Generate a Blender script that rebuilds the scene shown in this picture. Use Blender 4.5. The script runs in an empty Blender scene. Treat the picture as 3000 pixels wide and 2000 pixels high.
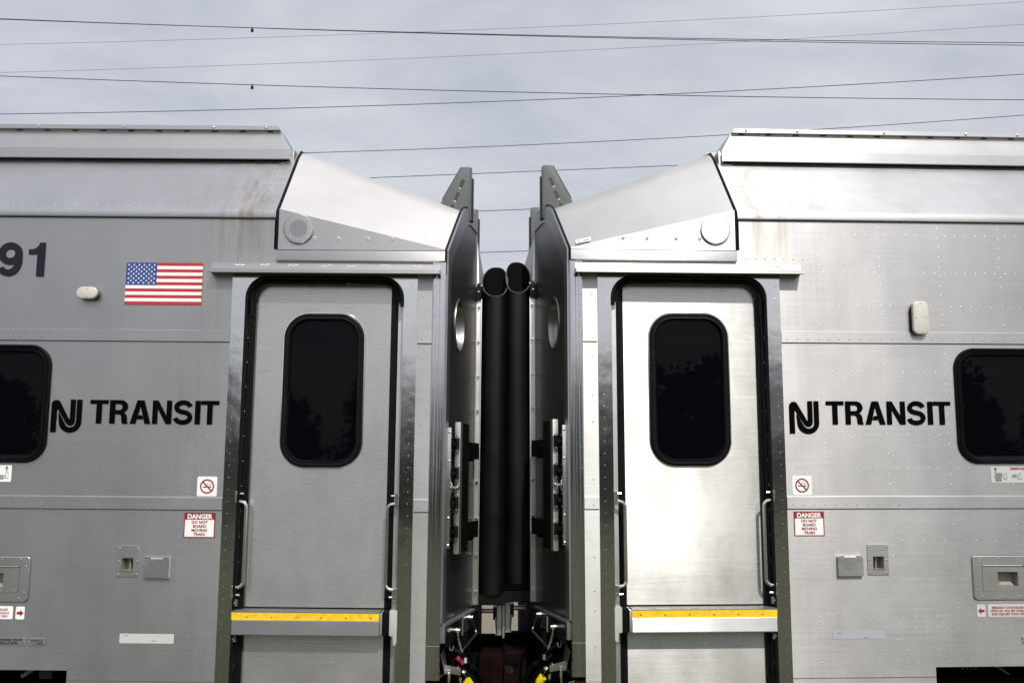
import bpy, bmesh, math, random
from mathutils import Vector, Matrix, Euler
random.seed(7)
scene = bpy.context.scene
COL = scene.collection
EYE = 2.2                      # height of the eye above the ground
PI = math.pi
R = math.radians

# ------------------------------------------------------------------ materials
def new_mat(name):
    m = bpy.data.materials.new(name); m.use_nodes = True
    nt = m.node_tree; b = nt.nodes['Principled BSDF']
    return m, nt, b
def N(nt, typ, **kw):
    n = nt.nodes.new(typ)
    for k, v in kw.items(): setattr(n, k, v)
    return n
def noise(nt, scale_vec, scale=1.0, detail=4.0, rough=0.55):
    tc = N(nt, 'ShaderNodeTexCoord'); mp = N(nt, 'ShaderNodeMapping')
    mp.inputs['Scale'].default_value = scale_vec
    nt.links.new(tc.outputs['Object'], mp.inputs['Vector'])
    n = N(nt, 'ShaderNodeTexNoise'); n.inputs['Scale'].default_value = scale
    n.inputs['Detail'].default_value = detail; n.inputs['Roughness'].default_value = rough
    nt.links.new(mp.outputs[0], n.inputs['Vector'])
    return n.outputs['Fac']
def mrange(nt, src, a, b, c, d, smooth=False):
    n = N(nt, 'ShaderNodeMapRange')
    if smooth: n.interpolation_type = 'SMOOTHSTEP'
    for k, v in zip(('From Min', 'From Max', 'To Min', 'To Max'), (a, b, c, d)): n.inputs[k].default_value = v
    nt.links.new(src, n.inputs['Value']); return n.outputs[0]
def math_n(nt, op, a, b=None):
    n = N(nt, 'ShaderNodeMath', operation=op)
    for i, v in enumerate((a, b)):
        if v is None: continue
        if isinstance(v, (int, float)): n.inputs[i].default_value = v
        else: nt.links.new(v, n.inputs[i])
    return n.outputs[0]
def mixc(nt, fac, a, b):
    n = N(nt, 'ShaderNodeMix', data_type='RGBA')
    for sock, v in ((n.inputs[0], fac), (n.inputs[6], a), (n.inputs[7], b)):
        if isinstance(v, (int, float)): sock.default_value = v
        elif isinstance(v, tuple): sock.default_value = (*v, 1)
        else: nt.links.new(v, sock)
    return n.outputs[2]

def metal(name, col, rough, aniso=0.0, brush=0.05, wave=0.0, wscale=3.0, dirt=False, patch=0.05, metallic=1.0, spec_streak=0.0, vert=False, groove=0.00004, freq=260):
    m, nt, b = new_mat(name)
    b.inputs['Metallic'].default_value = metallic
    sv = (freq, freq, 1.2) if vert else (1.6, 1.6, freq)
    fine = noise(nt, sv, 1.0, 5.0, 0.7)
    big = noise(nt, (1.1, 1.1, 0.7), 2.0, 5.0, 0.6)
    grain = noise(nt, (1, 1, 1), 55.0, 3.0, 0.6)
    v = math_n(nt, 'ADD', mrange(nt, fine, 0.25, 0.75, -brush, brush), mrange(nt, big, 0.3, 0.7, -patch, patch))
    v = math_n(nt, 'ADD', v, mrange(nt, grain, 0.3, 0.7, -0.02, 0.02))
    gain = math_n(nt, 'ADD', v, 1.0)
    vm = N(nt, 'ShaderNodeVectorMath', operation='SCALE')
    vm.inputs[0].default_value = col
    nt.links.new(gain, vm.inputs['Scale'])
    colout = vm.outputs[0]
    rg = math_n(nt, 'ADD', mrange(nt, big, 0.3, 0.7, -0.03, 0.03), mrange(nt, fine, 0.25, 0.75, -brush * 0.7, brush * 0.7))
    rg = math_n(nt, 'ADD', rg, rough)
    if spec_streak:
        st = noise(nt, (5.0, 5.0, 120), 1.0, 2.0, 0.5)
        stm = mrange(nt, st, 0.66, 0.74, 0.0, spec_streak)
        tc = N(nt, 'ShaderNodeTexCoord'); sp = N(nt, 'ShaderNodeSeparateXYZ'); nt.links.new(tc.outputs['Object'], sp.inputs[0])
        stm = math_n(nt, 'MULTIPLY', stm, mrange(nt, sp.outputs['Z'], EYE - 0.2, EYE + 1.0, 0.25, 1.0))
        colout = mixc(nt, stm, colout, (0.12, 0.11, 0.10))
    if dirt:
        tc = N(nt, 'ShaderNodeTexCoord'); sp = N(nt, 'ShaderNodeSeparateXYZ')
        nt.links.new(tc.outputs['Object'], sp.inputs[0])
        ax = math_n(nt, 'ABSOLUTE', sp.outputs['X'])
        st = noise(nt, (15, 6, 0.9), 1.0, 7.0, 0.68)
        st2 = noise(nt, (34, 6, 0.9), 1.0, 6.0, 0.7)
        band = math_n(nt, 'MULTIPLY', mrange(nt, ax, 1.20, 1.34, 0, 1, True), mrange(nt, ax, 1.46, 1.66, 1, 0, True))
        zup = mrange(nt, sp.outputs['Z'], EYE + 0.98, EYE + 1.30, 0.15, 1, True)
        msk = math_n(nt, 'MULTIPLY', math_n(nt, 'MULTIPLY', band, zup), mrange(nt, st, 0.38, 0.72, 0, 0.92))
        colout = mixc(nt, msk, colout, (0.27, 0.245, 0.215))
        band2 = math_n(nt, 'MULTIPLY', mrange(nt, ax, 1.50, 1.56, 0, 1, True), mrange(nt, ax, 1.62, 2.0, 1, 0, True))
        msk2 = math_n(nt, 'MULTIPLY', band2, mrange(nt, st2, 0.45, 0.80, 0, 0.25))
        colout = mixc(nt, msk2, colout, (0.26, 0.235, 0.21))
        st3 = noise(nt, (14, 6, 0.8), 1.0, 5.0, 0.65)
        msk3 = mrange(nt, st3, 0.54, 0.82, 0, 0.16)
        colout = mixc(nt, msk3, colout, (0.33, 0.32, 0.31))
        rg = math_n(nt, 'ADD', rg, math_n(nt, 'MULTIPLY', msk, 0.22))
    nt.links.new(colout, b.inputs['Base Color']); nt.links.new(rg, b.inputs['Roughness'])
    if aniso:
        b.inputs['Anisotropic'].default_value = aniso
        tg = N(nt, 'ShaderNodeTangent', direction_type='UV_MAP', uv_map='UVMap')
        nt.links.new(tg.outputs[0], b.inputs['Tangent'])
    h = None
    bp = N(nt, 'ShaderNodeBump'); bp.inputs['Strength'].default_value = 1.0; bp.inputs['Distance'].default_value = 1.0
    wv = noise(nt, (1, 1, 1), wscale, 2.0, 0.4)
    hh = math_n(nt, 'MULTIPLY', wv, wave)
    hh = math_n(nt, 'ADD', hh, math_n(nt, 'MULTIPLY', fine, groove))
    nt.links.new(hh, bp.inputs['Height']); nt.links.new(bp.outputs[0], b.inputs['Normal'])
    return m

def plain(name, col, rough=0.5, metallic=0.0, var=0.12, scale=14.0, bump=0.0, spec=0.5):
    m, nt, b = new_mat(name)
    n = noise(nt, (1, 1, 1), scale, 5.0, 0.6)
    g = mrange(nt, n, 0.3, 0.7, 1 - var, 1 + var)
    vm = N(nt, 'ShaderNodeVectorMath', operation='SCALE'); vm.inputs[0].default_value = col
    nt.links.new(g, vm.inputs['Scale']); nt.links.new(vm.outputs[0], b.inputs['Base Color'])
    b.inputs['Roughness'].default_value = rough; b.inputs['Metallic'].default_value = metallic
    b.inputs['Specular IOR Level'].default_value = spec
    nt.links.new(mrange(nt, n, 0.3, 0.7, max(0.02, rough - 0.06), min(1, rough + 0.06)), b.inputs['Roughness'])
    if bump:
        bp = N(nt, 'ShaderNodeBump'); bp.inputs['Distance'].default_value = bump
        nt.links.new(n, bp.inputs['Height']); nt.links.new(bp.outputs[0], b.inputs['Normal'])
    return m

M = {}
M['wall'] = metal('brushed_stainless_side', (0.485, 0.48, 0.478), 0.418, 0.73, 0.05, 0.005, 2.0, dirt=True)
M['fascia'] = metal('brushed_fascia', (0.50, 0.495, 0.49), 0.40, 0.74, 0.02, 0.0008, 2.0)
M['belt'] = metal('brushed_stainless_belt', (0.485, 0.48, 0.478), 0.412, 0.70, 0.04, 0.0015, 3.0)
M['roof'] = metal('satin_stainless_roof', (0.56, 0.56, 0.57), 0.44, 0.72, 0.03, 0.003, 2.5, dirt=True)
M['fairing'] = metal('satin_fairing', (0.55, 0.548, 0.54), 0.425, 0.70, 0.02, 0.0008, 3.0)
M['hood'] = metal('satin_aluminium_hood', (0.455, 0.452, 0.455), 0.55, 0.62, 0.015, 0.0012, 2.0)
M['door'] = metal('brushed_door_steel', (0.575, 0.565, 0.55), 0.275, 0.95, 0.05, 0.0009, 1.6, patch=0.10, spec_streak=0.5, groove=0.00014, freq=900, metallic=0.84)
M['post'] = metal('polished_post_steel', (0.54, 0.54, 0.53), 0.13, 0.0, 0.02, 0.0012, 9.0, patch=0.1, vert=True)
M['corner'] = metal('scuffed_corner_post', (0.52, 0.52, 0.52), 0.16, 0.0, 0.16, 0.0006, 6.0, patch=0.1, vert=True)
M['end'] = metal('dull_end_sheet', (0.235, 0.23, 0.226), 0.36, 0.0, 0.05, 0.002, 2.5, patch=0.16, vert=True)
M['endframe'] = metal('end_arch_steel', (0.35, 0.355, 0.37), 0.42, 0.0, 0.03, 0.0004, 5.0, patch=0.1)
M['bright'] = metal('bright_steel', (0.70, 0.69, 0.67), 0.22, 0.0, 0.02, 0.0002, 20.0)
M['plate'] = metal('plate_steel', (0.55, 0.545, 0.53), 0.36, 0.4, 0.04, 0.0008, 6.0)
M['barsteel'] = metal('bar_steel', (0.55, 0.555, 0.56), 0.32, 0.95, 0.05, 0.0006, 4.0, groove=0.0002, freq=900)
M['flapsteel'] = metal('flap_steel', (0.60, 0.59, 0.575), 0.30, 0.3, 0.03, 0.004, 9.0)
M['chrome'] = metal('chrome', (0.78, 0.77, 0.75), 0.10, 0.0, 0.01, 0.0, 5.0)
M['strip'] = metal('flange_strip_steel', (0.62, 0.61, 0.58), 0.42, 0.0, 0.03, 0.001, 6.0, patch=0.12)
M['rubber'] = plain('black_rubber', (0.004, 0.004, 0.0045), 0.42, var=0.3, spec=0.13)
M['tube'] = plain('tube_rubber', (0.0034, 0.0032, 0.0033), 0.38, var=0.3, scale=4, bump=0.0015, spec=0.30)
M['tubein'] = plain('tube_lining', (0.006, 0.006, 0.006), 0.9, spec=0.05)
M['rim'] = plain('worn_rubber_edge', (0.10, 0.095, 0.09), 0.7)
M['black'] = plain('black_paint_and_shade', (0.003, 0.003, 0.0035), 0.38, var=0.3, spec=0.25)
M['void'] = plain('dark_interior_and_shade', (0.004, 0.004, 0.004), 0.9, spec=0.05)
M['vinyl'] = plain('black_vinyl', (0.002, 0.002, 0.0025), 0.6, var=0.1, spec=0.02)
M['navy'] = plain('charcoal_vinyl', (0.018, 0.019, 0.027), 0.6, var=0.1, spec=0.05)
M['white'] = plain('white_vinyl', (0.80, 0.80, 0.79), 0.45, var=0.03)
M['cream'] = plain('clear_backed_vinyl', (0.50, 0.51, 0.49), 0.42, var=0.03)
M['red'] = plain('dark_red_vinyl', (0.26, 0.010, 0.014), 0.45, var=0.05)
M['flagred'] = plain('flag_red', (0.44, 0.020, 0.030), 0.45, var=0.04)
M['flagblue'] = plain('flag_blue', (0.020, 0.052, 0.23), 0.45, var=0.04)
M['retro'] = plain('retroreflective_sheet', (0.37, 0.38, 0.43), 0.35, var=0.06, scale=90)
M['yellow'] = plain('yellow_tread', (0.78, 0.50, 0.012), 0.5, var=0.16, scale=42)
M['beige'] = plain('beige_enamel', (0.52, 0.50, 0.45), 0.38, var=0.05)
M['grey'] = plain('grey_plastic', (0.40, 0.40, 0.37), 0.5, var=0.08)
M['green_grey'] = plain('grey_green_paint', (0.098, 0.106, 0.103), 0.5, var=0.06)
M['slotdark'] = plain('slot_shade', (0.03, 0.034, 0.032), 0.6)
M['redpaint'] = plain('oxide_red_paint', (0.008, 0.0025, 0.002), 0.7, var=0.5, scale=8, spec=0.06)
M['tagred'] = plain('red_tag', (0.35, 0.02, 0.05), 0.5)
M['tape'] = plain('yellow_tape', (0.75, 0.60, 0.02), 0.45, var=0.15, scale=30)
M['chalk'] = plain('chalk', (0.07, 0.06, 0.055), 0.9)
M['wire'] = plain('weathered_cable', (0.035, 0.036, 0.045), 0.6)
M['thinwire'] = plain('aluminium_cable', (0.22, 0.22, 0.25), 0.5)
M['seal_shade_grey'] = plain('aged_sealant_and_shade_line', (0.09, 0.085, 0.08), 0.7)
M['inner'] = plain('recess_enamel', (0.33, 0.31, 0.26), 0.5)

def glass_mat(name, tint):
    m, nt, b = new_mat(name)
    b.inputs['Base Color'].default_value = (*tint, 1)
    n = noise(nt, (1, 1, 1), 1.6, 2.0, 0.4)
    nt.links.new(mrange(nt, n, 0.3, 0.7, 0.0, 0.03), b.inputs['Roughness'])
    b.inputs['IOR'].default_value = 1.17
    bp = N(nt, 'ShaderNodeBump'); bp.inputs['Distance'].default_value = 0.0006
    nt.links.new(n, bp.inputs['Height']); nt.links.new(bp.outputs[0], b.inputs['Normal'])
    return m
M['glass'] = glass_mat('tinted_glass', (0.002, 0.002, 0.003))

# ------------------------------------------------------------------ mesh builder
S = 1.0                         # +1: the car on the right, -1: its mirror twin on the left
class MB:
    """collects faces of ONE object; u runs along the car away from the gap, y into the car, z from the eye"""
    def __init__(self): self.v = []; self.f = []; self.m = []
    def P(self, u, y, z): self.v.append((S * u, y, z + EYE)); return len(self.v) - 1
    def X(self, x, y, z): self.v.append((x, y, z + EYE)); return len(self.v) - 1
    def face(self, ids, m=0): self.f.append(tuple(ids)); self.m.append(m)
    def poly(self, pts, m=0): self.face([self.P(*p) for p in pts], m)
    def flat(self, pts, y, m=0, raw=False):
        fn = self.X if raw else self.P
        self.face([fn(a, y, b) for a, b in pts], m)
    def box(self, u0, u1, y0, y1, z0, z1, m=0, c=0.0):
        if c <= 0:
            i = [self.P(u, y, z) for u in (u0, u1) for y in (y0, y1) for z in (z0, z1)]
            for q in ((0, 1, 3, 2), (4, 6, 7, 5), (0, 4, 5, 1), (2, 3, 7, 6), (0, 2, 6, 4), (1, 5, 7, 3)):
                self.face([i[k] for k in q], m)
            return
        # chamfered
        lo = (u0, y0, z0); hi = (u1, y1, z1); idx = {}
        for sx in (0, 1):
            for sy in (0, 1):
                for sz in (0, 1):
                    cor = [(lo, hi)[s][k] for k, s in enumerate((sx, sy, sz))]
                    for ax in range(3):
                        p = []
                        for k in range(3):
                            s = (sx, sy, sz)[k]
                            p.append(cor[k] if k == ax else cor[k] + (c if s == 0 else -c))
                        idx[(sx, sy, sz, ax)] = self.P(*p)
        for ax in range(3):
            o = [k for k in range(3) if k != ax]
            for s in (0, 1):
                q = []
                for a, b_ in ((0, 0), (1, 0), (1, 1), (0, 1)):
                    key = [0, 0, 0]; key[ax] = s; key[o[0]] = a; key[o[1]] = b_
                    q.append(idx[(*key, ax)])
                self.face(q, m)
            # edges along ax
            for a in (0, 1):
                for b_ in (0, 1):
                    k0 = [0, 0, 0]; k0[o[0]] = a; k0[o[1]] = b_; k1 = list(k0); k1[ax] = 1
                    self.face([idx[(*k0, o[0])], idx[(*k0, o[1])], idx[(*k1, o[1])], idx[(*k1, o[0])]], m)
        for sx in (0, 1):
            for sy in (0, 1):
                for sz in (0, 1):
                    self.face([idx[(sx, sy, sz, k)] for k in range(3)], m)
    def hexa(self, pts, m=0):   # 8 points: bottom four, top four
        i = [self.P(*p) for p in pts]
        for q in ((0, 1, 2, 3), (7, 6, 5, 4), (0, 4, 5, 1), (1, 5, 6, 2), (2, 6, 7, 3), (3, 7, 4, 0)):
            self.face([i[k] for k in q], m)
    def prism(self, pts, y0, y1, m=0):   # outline in (u,z) pushed through y
        a = [self.P(u, y0, z) for u, z in pts]; b = [self.P(u, y1, z) for u, z in pts]
        self.face(a, m); self.face(b[::-1], m); n = len(pts)
        for k in range(n): self.face([a[k], b[k], b[(k + 1) % n], a[(k + 1) % n]], m)
    def extr(self, prof, u0, u1, m=0, close=False, u0f=None):  # profile in (y,z) along u
        a = [self.P(u0 if u0f is None else u0f(y, z), y, z) for y, z in prof]; b = [self.P(u1, y, z) for y, z in prof]
        n = len(prof)
        for k in range(n if close else n - 1): self.face([a[k], b[k], b[(k + 1) % n], a[(k + 1) % n]], m)
        if close: self.face(a, m); self.face(b[::-1], m)
    def tube(self, path, r, seg=8, m=0, cap=True, radii=None):
        P = [Vector(p) for p in path]; rings = []
        t0 = (P[1] - P[0]).normalized()
        nrm = t0.orthogonal().normalized()
        for k, p in enumerate(P):
            t = (P[min(k + 1, len(P) - 1)] - P[max(k - 1, 0)]).normalized()
            nrm = (nrm - t * nrm.dot(t)).normalized(); bn = t.cross(nrm)
            rr = radii[k] if radii else r
            rings.append([self.P(*(p + (nrm * math.cos(2 * PI * j / seg) + bn * math.sin(2 * PI * j / seg)) * rr)) for j in range(seg)])
        for a, b in zip(rings, rings[1:]):
            for j in range(seg): self.face([a[j], a[(j + 1) % seg], b[(j + 1) % seg], b[j]], m)
        if cap: self.face(rings[0][::-1], m); self.face(rings[-1], m)
    def cyl(self, p0, p1, r, seg=12, m=0): self.tube([p0, p1], r, seg, m)
    def dome(self, u, y, z, r=0.006, h=0.003, n=(0, -1, 0), seg=6, m=0):
        n = Vector(n).normalized(); a = n.orthogonal().normalized(); b = n.cross(a); c = Vector((u, y, z))
        r0 = [self.P(*(c + (a * math.cos(2 * PI * j / seg) + b * math.sin(2 * PI * j / seg)) * r)) for j in range(seg)]
        r1 = [self.P(*(c + n * h * 0.75 + (a * math.cos(2 * PI * j / seg) + b * math.sin(2 * PI * j / seg)) * r * 0.62)) for j in range(seg)]
        t = self.P(*(c + n * h))
        for j in range(seg):
            k = (j + 1) % seg
            self.face([r0[j], r0[k], r1[k], r1[j]], m); self.face([r1[j], r1[k], t], m)
    def grid(self, us, zs, y, holes=(), m=0):
        us = sorted(set(us)); zs = sorted(set(zs)); V = {}
        def g(i, j):
            if (i, j) not in V: V[(i, j)] = self.P(us[i], y, zs[j])
            return V[(i, j)]
        for i in range(len(us) - 1):
            for j in range(len(zs) - 1):
                cu = (us[i] + us[i + 1]) / 2; cz = (zs[j] + zs[j + 1]) / 2
                if any(a < cu < b and c < cz < d for a, b, c, d in holes): continue
                self.face([g(i, j), g(i + 1, j), g(i + 1, j + 1), g(i, j + 1)], m)
    def sweep_rr(self, u0, u1, z0, z1, r, prof, m=0, seg=8):
        """profile [(inset, y)] swept round a rounded rectangle"""
        rings = []
        for ins, y in prof:
            rings.append([self.P(u, y, z) for u, z in rrect(u0 + ins, u1 - ins, z0 + ins, z1 - ins, max(r - ins, 0.004), seg)])
        n = len(rings[0])
        for a, b in zip(rings, rings[1:]):
            for j in range(n): self.face([a[j], a[(j + 1) % n], b[(j + 1) % n], b[j]], m)
        return rings
    def text(self, body, size, x, z, y, align='LEFT', m=0, off=0.0, sx=1.0, space=1.0):
        c = bpy.data.curves.new('lettering', 'FONT'); c.body = body; c.size = size; c.align_x = align
        c.offset = off; c.space_character = space; c.space_line = 0.86; c.resolution_u = 4
        o = bpy.data.objects.new('lettering', c); COL.objects.link(o)
        dg = bpy.context.evaluated_depsgraph_get(); dg.update()
        me = bpy.data.meshes.new_from_object(o.evaluated_get(dg))
        ids = [self.X(x + v.co.x * sx, y, z + v.co.y) for v in me.vertices]
        for p in me.polygons: self.face([ids[k] for k in p.vertices], m)
        bpy.data.objects.remove(o); bpy.data.curves.remove(c); bpy.data.meshes.remove(me)
    def stroke(self, pts, w, y, m=0, closed=False, raw=True, lift=0.0):
        n = len(pts); L = []
        for k in range(n):
            p = Vector(pts[k]).to_2d()
            a = Vector(pts[k - 1]) if (k or closed) else None; b = Vector(pts[(k + 1) % n]) if (k < n - 1 or closed) else None
            d1 = (p - a).normalized() if a is not None else (b - p).normalized()
            d2 = (b - p).normalized() if b is not None else d1
            t = (d1 + d2); t = t.normalized() if t.length > 1e-6 else d1
            nn = Vector((-t.y, t.x)); s = 1 / max(0.5, abs(nn.dot(Vector((-d1.y, d1.x)))))
            L.append((p + nn * w / 2 * s, p - nn * w / 2 * s))
        fn = self.X if raw else self.P
        ids = [(fn(a.x, y, a.y), fn(b.x, y, b.y)) for a, b in L]
        for k in range(n if closed else n - 1):
            p, q = ids[k], ids[(k + 1) % n]
            self.face([p[0], p[1], q[1], q[0]], m)
    def build(self, name, mats, parent=None, bevel=0.0, weld=False, sharp=35, label=None):
        if not isinstance(mats, (list, tuple)): mats = [mats]
        me = bpy.data.meshes.new(name)
        bm = bmesh.new()
        vs = [bm.verts.new(c) for c in self.v]
        for ids, mi in zip(self.f, self.m):
            try: f = bm.faces.new([vs[k] for k in ids]); f.material_index = mi; f.smooth = True
            except ValueError: pass
        if weld: bmesh.ops.remove_doubles(bm, verts=bm.verts, dist=1e-5)
        bmesh.ops.recalc_face_normals(bm, faces=bm.faces)
        if bevel:
            bm.normal_update()
            es = [e for e in bm.edges if len(e.link_faces) == 2 and e.calc_face_angle(0) > R(30)]
            if es: bmesh.ops.bevel(bm, geom=es, offset=bevel, segments=2, profile=0.7, affect='EDGES', clamp_overlap=True)
        uvl = bm.loops.layers.uv.new('UVMap'); bm.normal_update()
        for f in bm.faces:
            n = f.normal
            for l in f.loops:
                c = l.vert.co
                if abs(n.z) > 0.9: l[uvl].uv = (c.y, c.x)
                elif abs(n.x) > 0.7: l[uvl].uv = (c.z, c.y)
                else: l[uvl].uv = (c.z, c.x)
        bm.to_mesh(me); bm.free()
        for mm in mats: me.materials.append(M[mm])
        try: me.set_sharp_from_angle(angle=R(sharp))
        except Exception: pass
        o = bpy.data.objects.new(name, me); COL.objects.link(o)
        if parent is not None: o.parent = parent
        if label: o['label'] = label
        return o

def rrect(u0, u1, z0, z1, r, seg=8):
    pts = []
    for cu, cz, a0 in ((u1 - r, z1 - r, 0), (u0 + r, z1 - r, 90), (u0 + r, z0 + r, 180), (u1 - r, z0 + r, 270)):
        for k in range(seg + 1):
            a = R(a0 + 90 * k / seg); pts.append((cu + r * math.cos(a), cz + r * math.sin(a)))
    return pts
def arc(cx, cz, rx, rz, a0, a1, n=14):
    return [(cx + rx * math.cos(R(a0 + (a1 - a0) * k / n)), cz + rz * math.sin(R(a0 + (a1 - a0) * k / n))) for k in range(n + 1)]

# ------------------------------------------------------------------ lettering drawn by hand
def logo(mb, x, z, y, s):
    """interlocked N and J; x,z = top left; s = metres per unit"""
    def T(pts): return [(x + a * s, z - b * s) for a, b in pts]
    def A(cx, cy, r, a0, a1, n=10, ry=None):   # y runs down
        ry = ry or r
        return [(cx + r * math.cos(R(a0 + (a1 - a0) * k / n)), cy + ry * math.sin(R(a0 + (a1 - a0) * k / n))) for k in range(n + 1)]
    stem = [(3, 287), (3, 50)] + A(44, 46, 41, 180, 320, 12) + [(166, 178), (168, 172), (168, 0), (212, 0), (212, 180)]
    stem += A(172, 184, 40, 0, 152, 10) + [(53, 82), (50, 92), (50, 287)]
    stem = [(3, 287), (3, 50)] + A(44, 46, 41, 180, 318, 12) + [(160, 170)] + A(164, 168, 5, 150, 0, 4) + [(169, 0), (213, 0), (213, 186)] + A(173, 188, 40, 0, 150, 10) + [(58, 84), (51, 92), (51, 287)]
    jay = [(225, 0), (270, 0), (270, 190)] + A(172, 192, 98, 0, 178, 20) + [(66, 118)] + [(70, 112), (132, 218)] + A(174, 192, 51, 140, 0, 10) + [(225, 190)]
    mb.flat(T(stem), y, 0, True); mb.flat(T(jay), y, 0, True)
def transit(mb, x, z, y):
    h = 0.124; st = 0.0285; w0 = 0.021
    def T(x0, wd):
        c = x0 + wd / 2
        mb.flat([(x0, z + h), (x0 + wd, z + h), (x0 + wd, z + h - w0), (c + st / 2, z + h - w0), (c + st / 2, z), (c - st / 2, z), (c - st / 2, z + h - w0), (x0, z + h - w0)], y, 0, True)
    T(x, 0.097)
    # R
    a = x + 0.105
    t = 0.0235
    outer = [(a, z), (a, z + h), (a + 0.060, z + h)] + arc(a + 0.058, z + h - 0.034, 0.037, 0.034, 88, -55, 12)
    outer += [(a + 0.088, z + 0.046), (a + 0.092, z + 0.036), (a + 0.093, z + 0.012), (a + 0.099, z), (a + 0.068, z), (a + 0.064, z + 0.012), (a + 0.063, z + 0.034), (a + 0.058, z + 0.046), (a + 0.048, z + 0.049), (a + st, z + 0.049), (a + st, z)]
    # counter cut as a bridge
    inner = [(a + st, z + h - 0.021), (a + 0.052, z + h - 0.021)] + arc(a + 0.053, z + h - 0.0365, 0.0135, 0.0155, 85, -85, 8) + [(a + st, z + h - 0.052)]
    left = [(a, z), (a, z + h), (a + st, z + h), (a + st, z)]
    mb.flat(left, y, 0, True)
    mb.flat([(a + st, z + h), (a + 0.060, z + h)] + arc(a + 0.058, z + h - 0.034, 0.037, 0.034, 85, 0, 8) + arc(a + 0.053, z + h - 0.0365, 0.0135, 0.0155, 0, 85, 8) + [(a + st, z + h - 0.021)], y, 0, True)
    mb.flat(arc(a + 0.053, z + h - 0.0365, 0.0135, 0.0155, 0, -85, 8) + [(a + st, z + h - 0.052), (a + st, z + 0.049), (a + 0.048, z + 0.049), (a + 0.058, z + 0.046), (a + 0.063, z + 0.034), (a + 0.064, z + 0.012), (a + 0.068, z), (a + 0.099, z), (a + 0.093, z + 0.012), (a + 0.092, z + 0.036), (a + 0.086, z + 0.052), (a + 0.076, z + 0.058)] + arc(a + 0.058, z + h - 0.034, 0.037, 0.034, -60, 0, 8), y, 0, True)
    # A
    a = x + 0.2125; wd = 0.110; c = a + wd / 2
    mb.flat([(a, z), (c - 0.018, z + h), (c, z + h), (c, z + h - 0.030), (a + 0.031, z)], y, 0, True)
    mb.flat([(a + wd, z), (c + 0.018, z + h), (c, z + h), (c, z + h - 0.030), (a + wd - 0.031, z)], y, 0, True)
    mb.flat([(a + 0.0385, z + 0.024), (a + wd - 0.0385, z + 0.024), (a + wd - 0.046, z + 0.046), (a + 0.046, z + 0.046)], y - 0.0003, 0, True)
    # N
    a = x + 0.331; wd = 0.101; s2 = 0.027
    mb.flat([(a, z), (a, z + h), (a + 0.029, z + h), (a + wd - s2, z + 0.044), (a + wd - s2, z + h), (a + wd, z + h), (a + wd, z), (a + wd - 0.029, z), (a + s2, z + 0.080), (a + s2, z)], y, 0, True)
    # S
    a = x + 0.443; c = a + 0.050
    p = arc(c, z + 0.0885, 0.0362, 0.0255, 8, 180, 12) + arc(c, z + 0.0885, 0.0362, 0.0235, 198, 250, 5) + arc(c - 0.002, z + 0.0365, 0.0385, 0.0265, 62, 0, 6) + arc(c - 0.002, z + 0.0365, 0.0385, 0.0270, -15, -172, 12)
    mb.stroke(p, 0.0248, y)
    a = x + 0.555
    mb.flat([(a, z), (a, z + h), (a + st, z + h), (a + st, z)], y, 0, True)
    T(x + 0.585, 0.097)
def digits_91(mb, y):
    x = -2.748; z = 1.021
    top = arc(x + 0.066, z + 0.124, 0.0455, 0.043, 0, 360, 30)[:-1]
    mb.stroke(top, 0.038, y, closed=True)
    tail = [(x + 0.1122, z + 0.118)] + arc(x + 0.062, z + 0.085, 0.0505, 0.066, 8, -90, 12) + arc(x + 0.060, z + 0.052, 0.042, 0.033, -92, -172, 6)
    mb.stroke(tail, 0.037, y - 0.0003)
    x = -2.585
    mb.flat([(x + 0.049, z), (x + 0.090, z), (x + 0.090, z + 0.186), (x + 0.060, z + 0.186), (x + 0.054, z + 0.170), (x + 0.043, z + 0.157), (x + 0.026, z + 0.150), (x + 0.002, z + 0.149), (x + 0.002, z + 0.120), (x + 0.049, z + 0.120)], y, 0, True)

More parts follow.
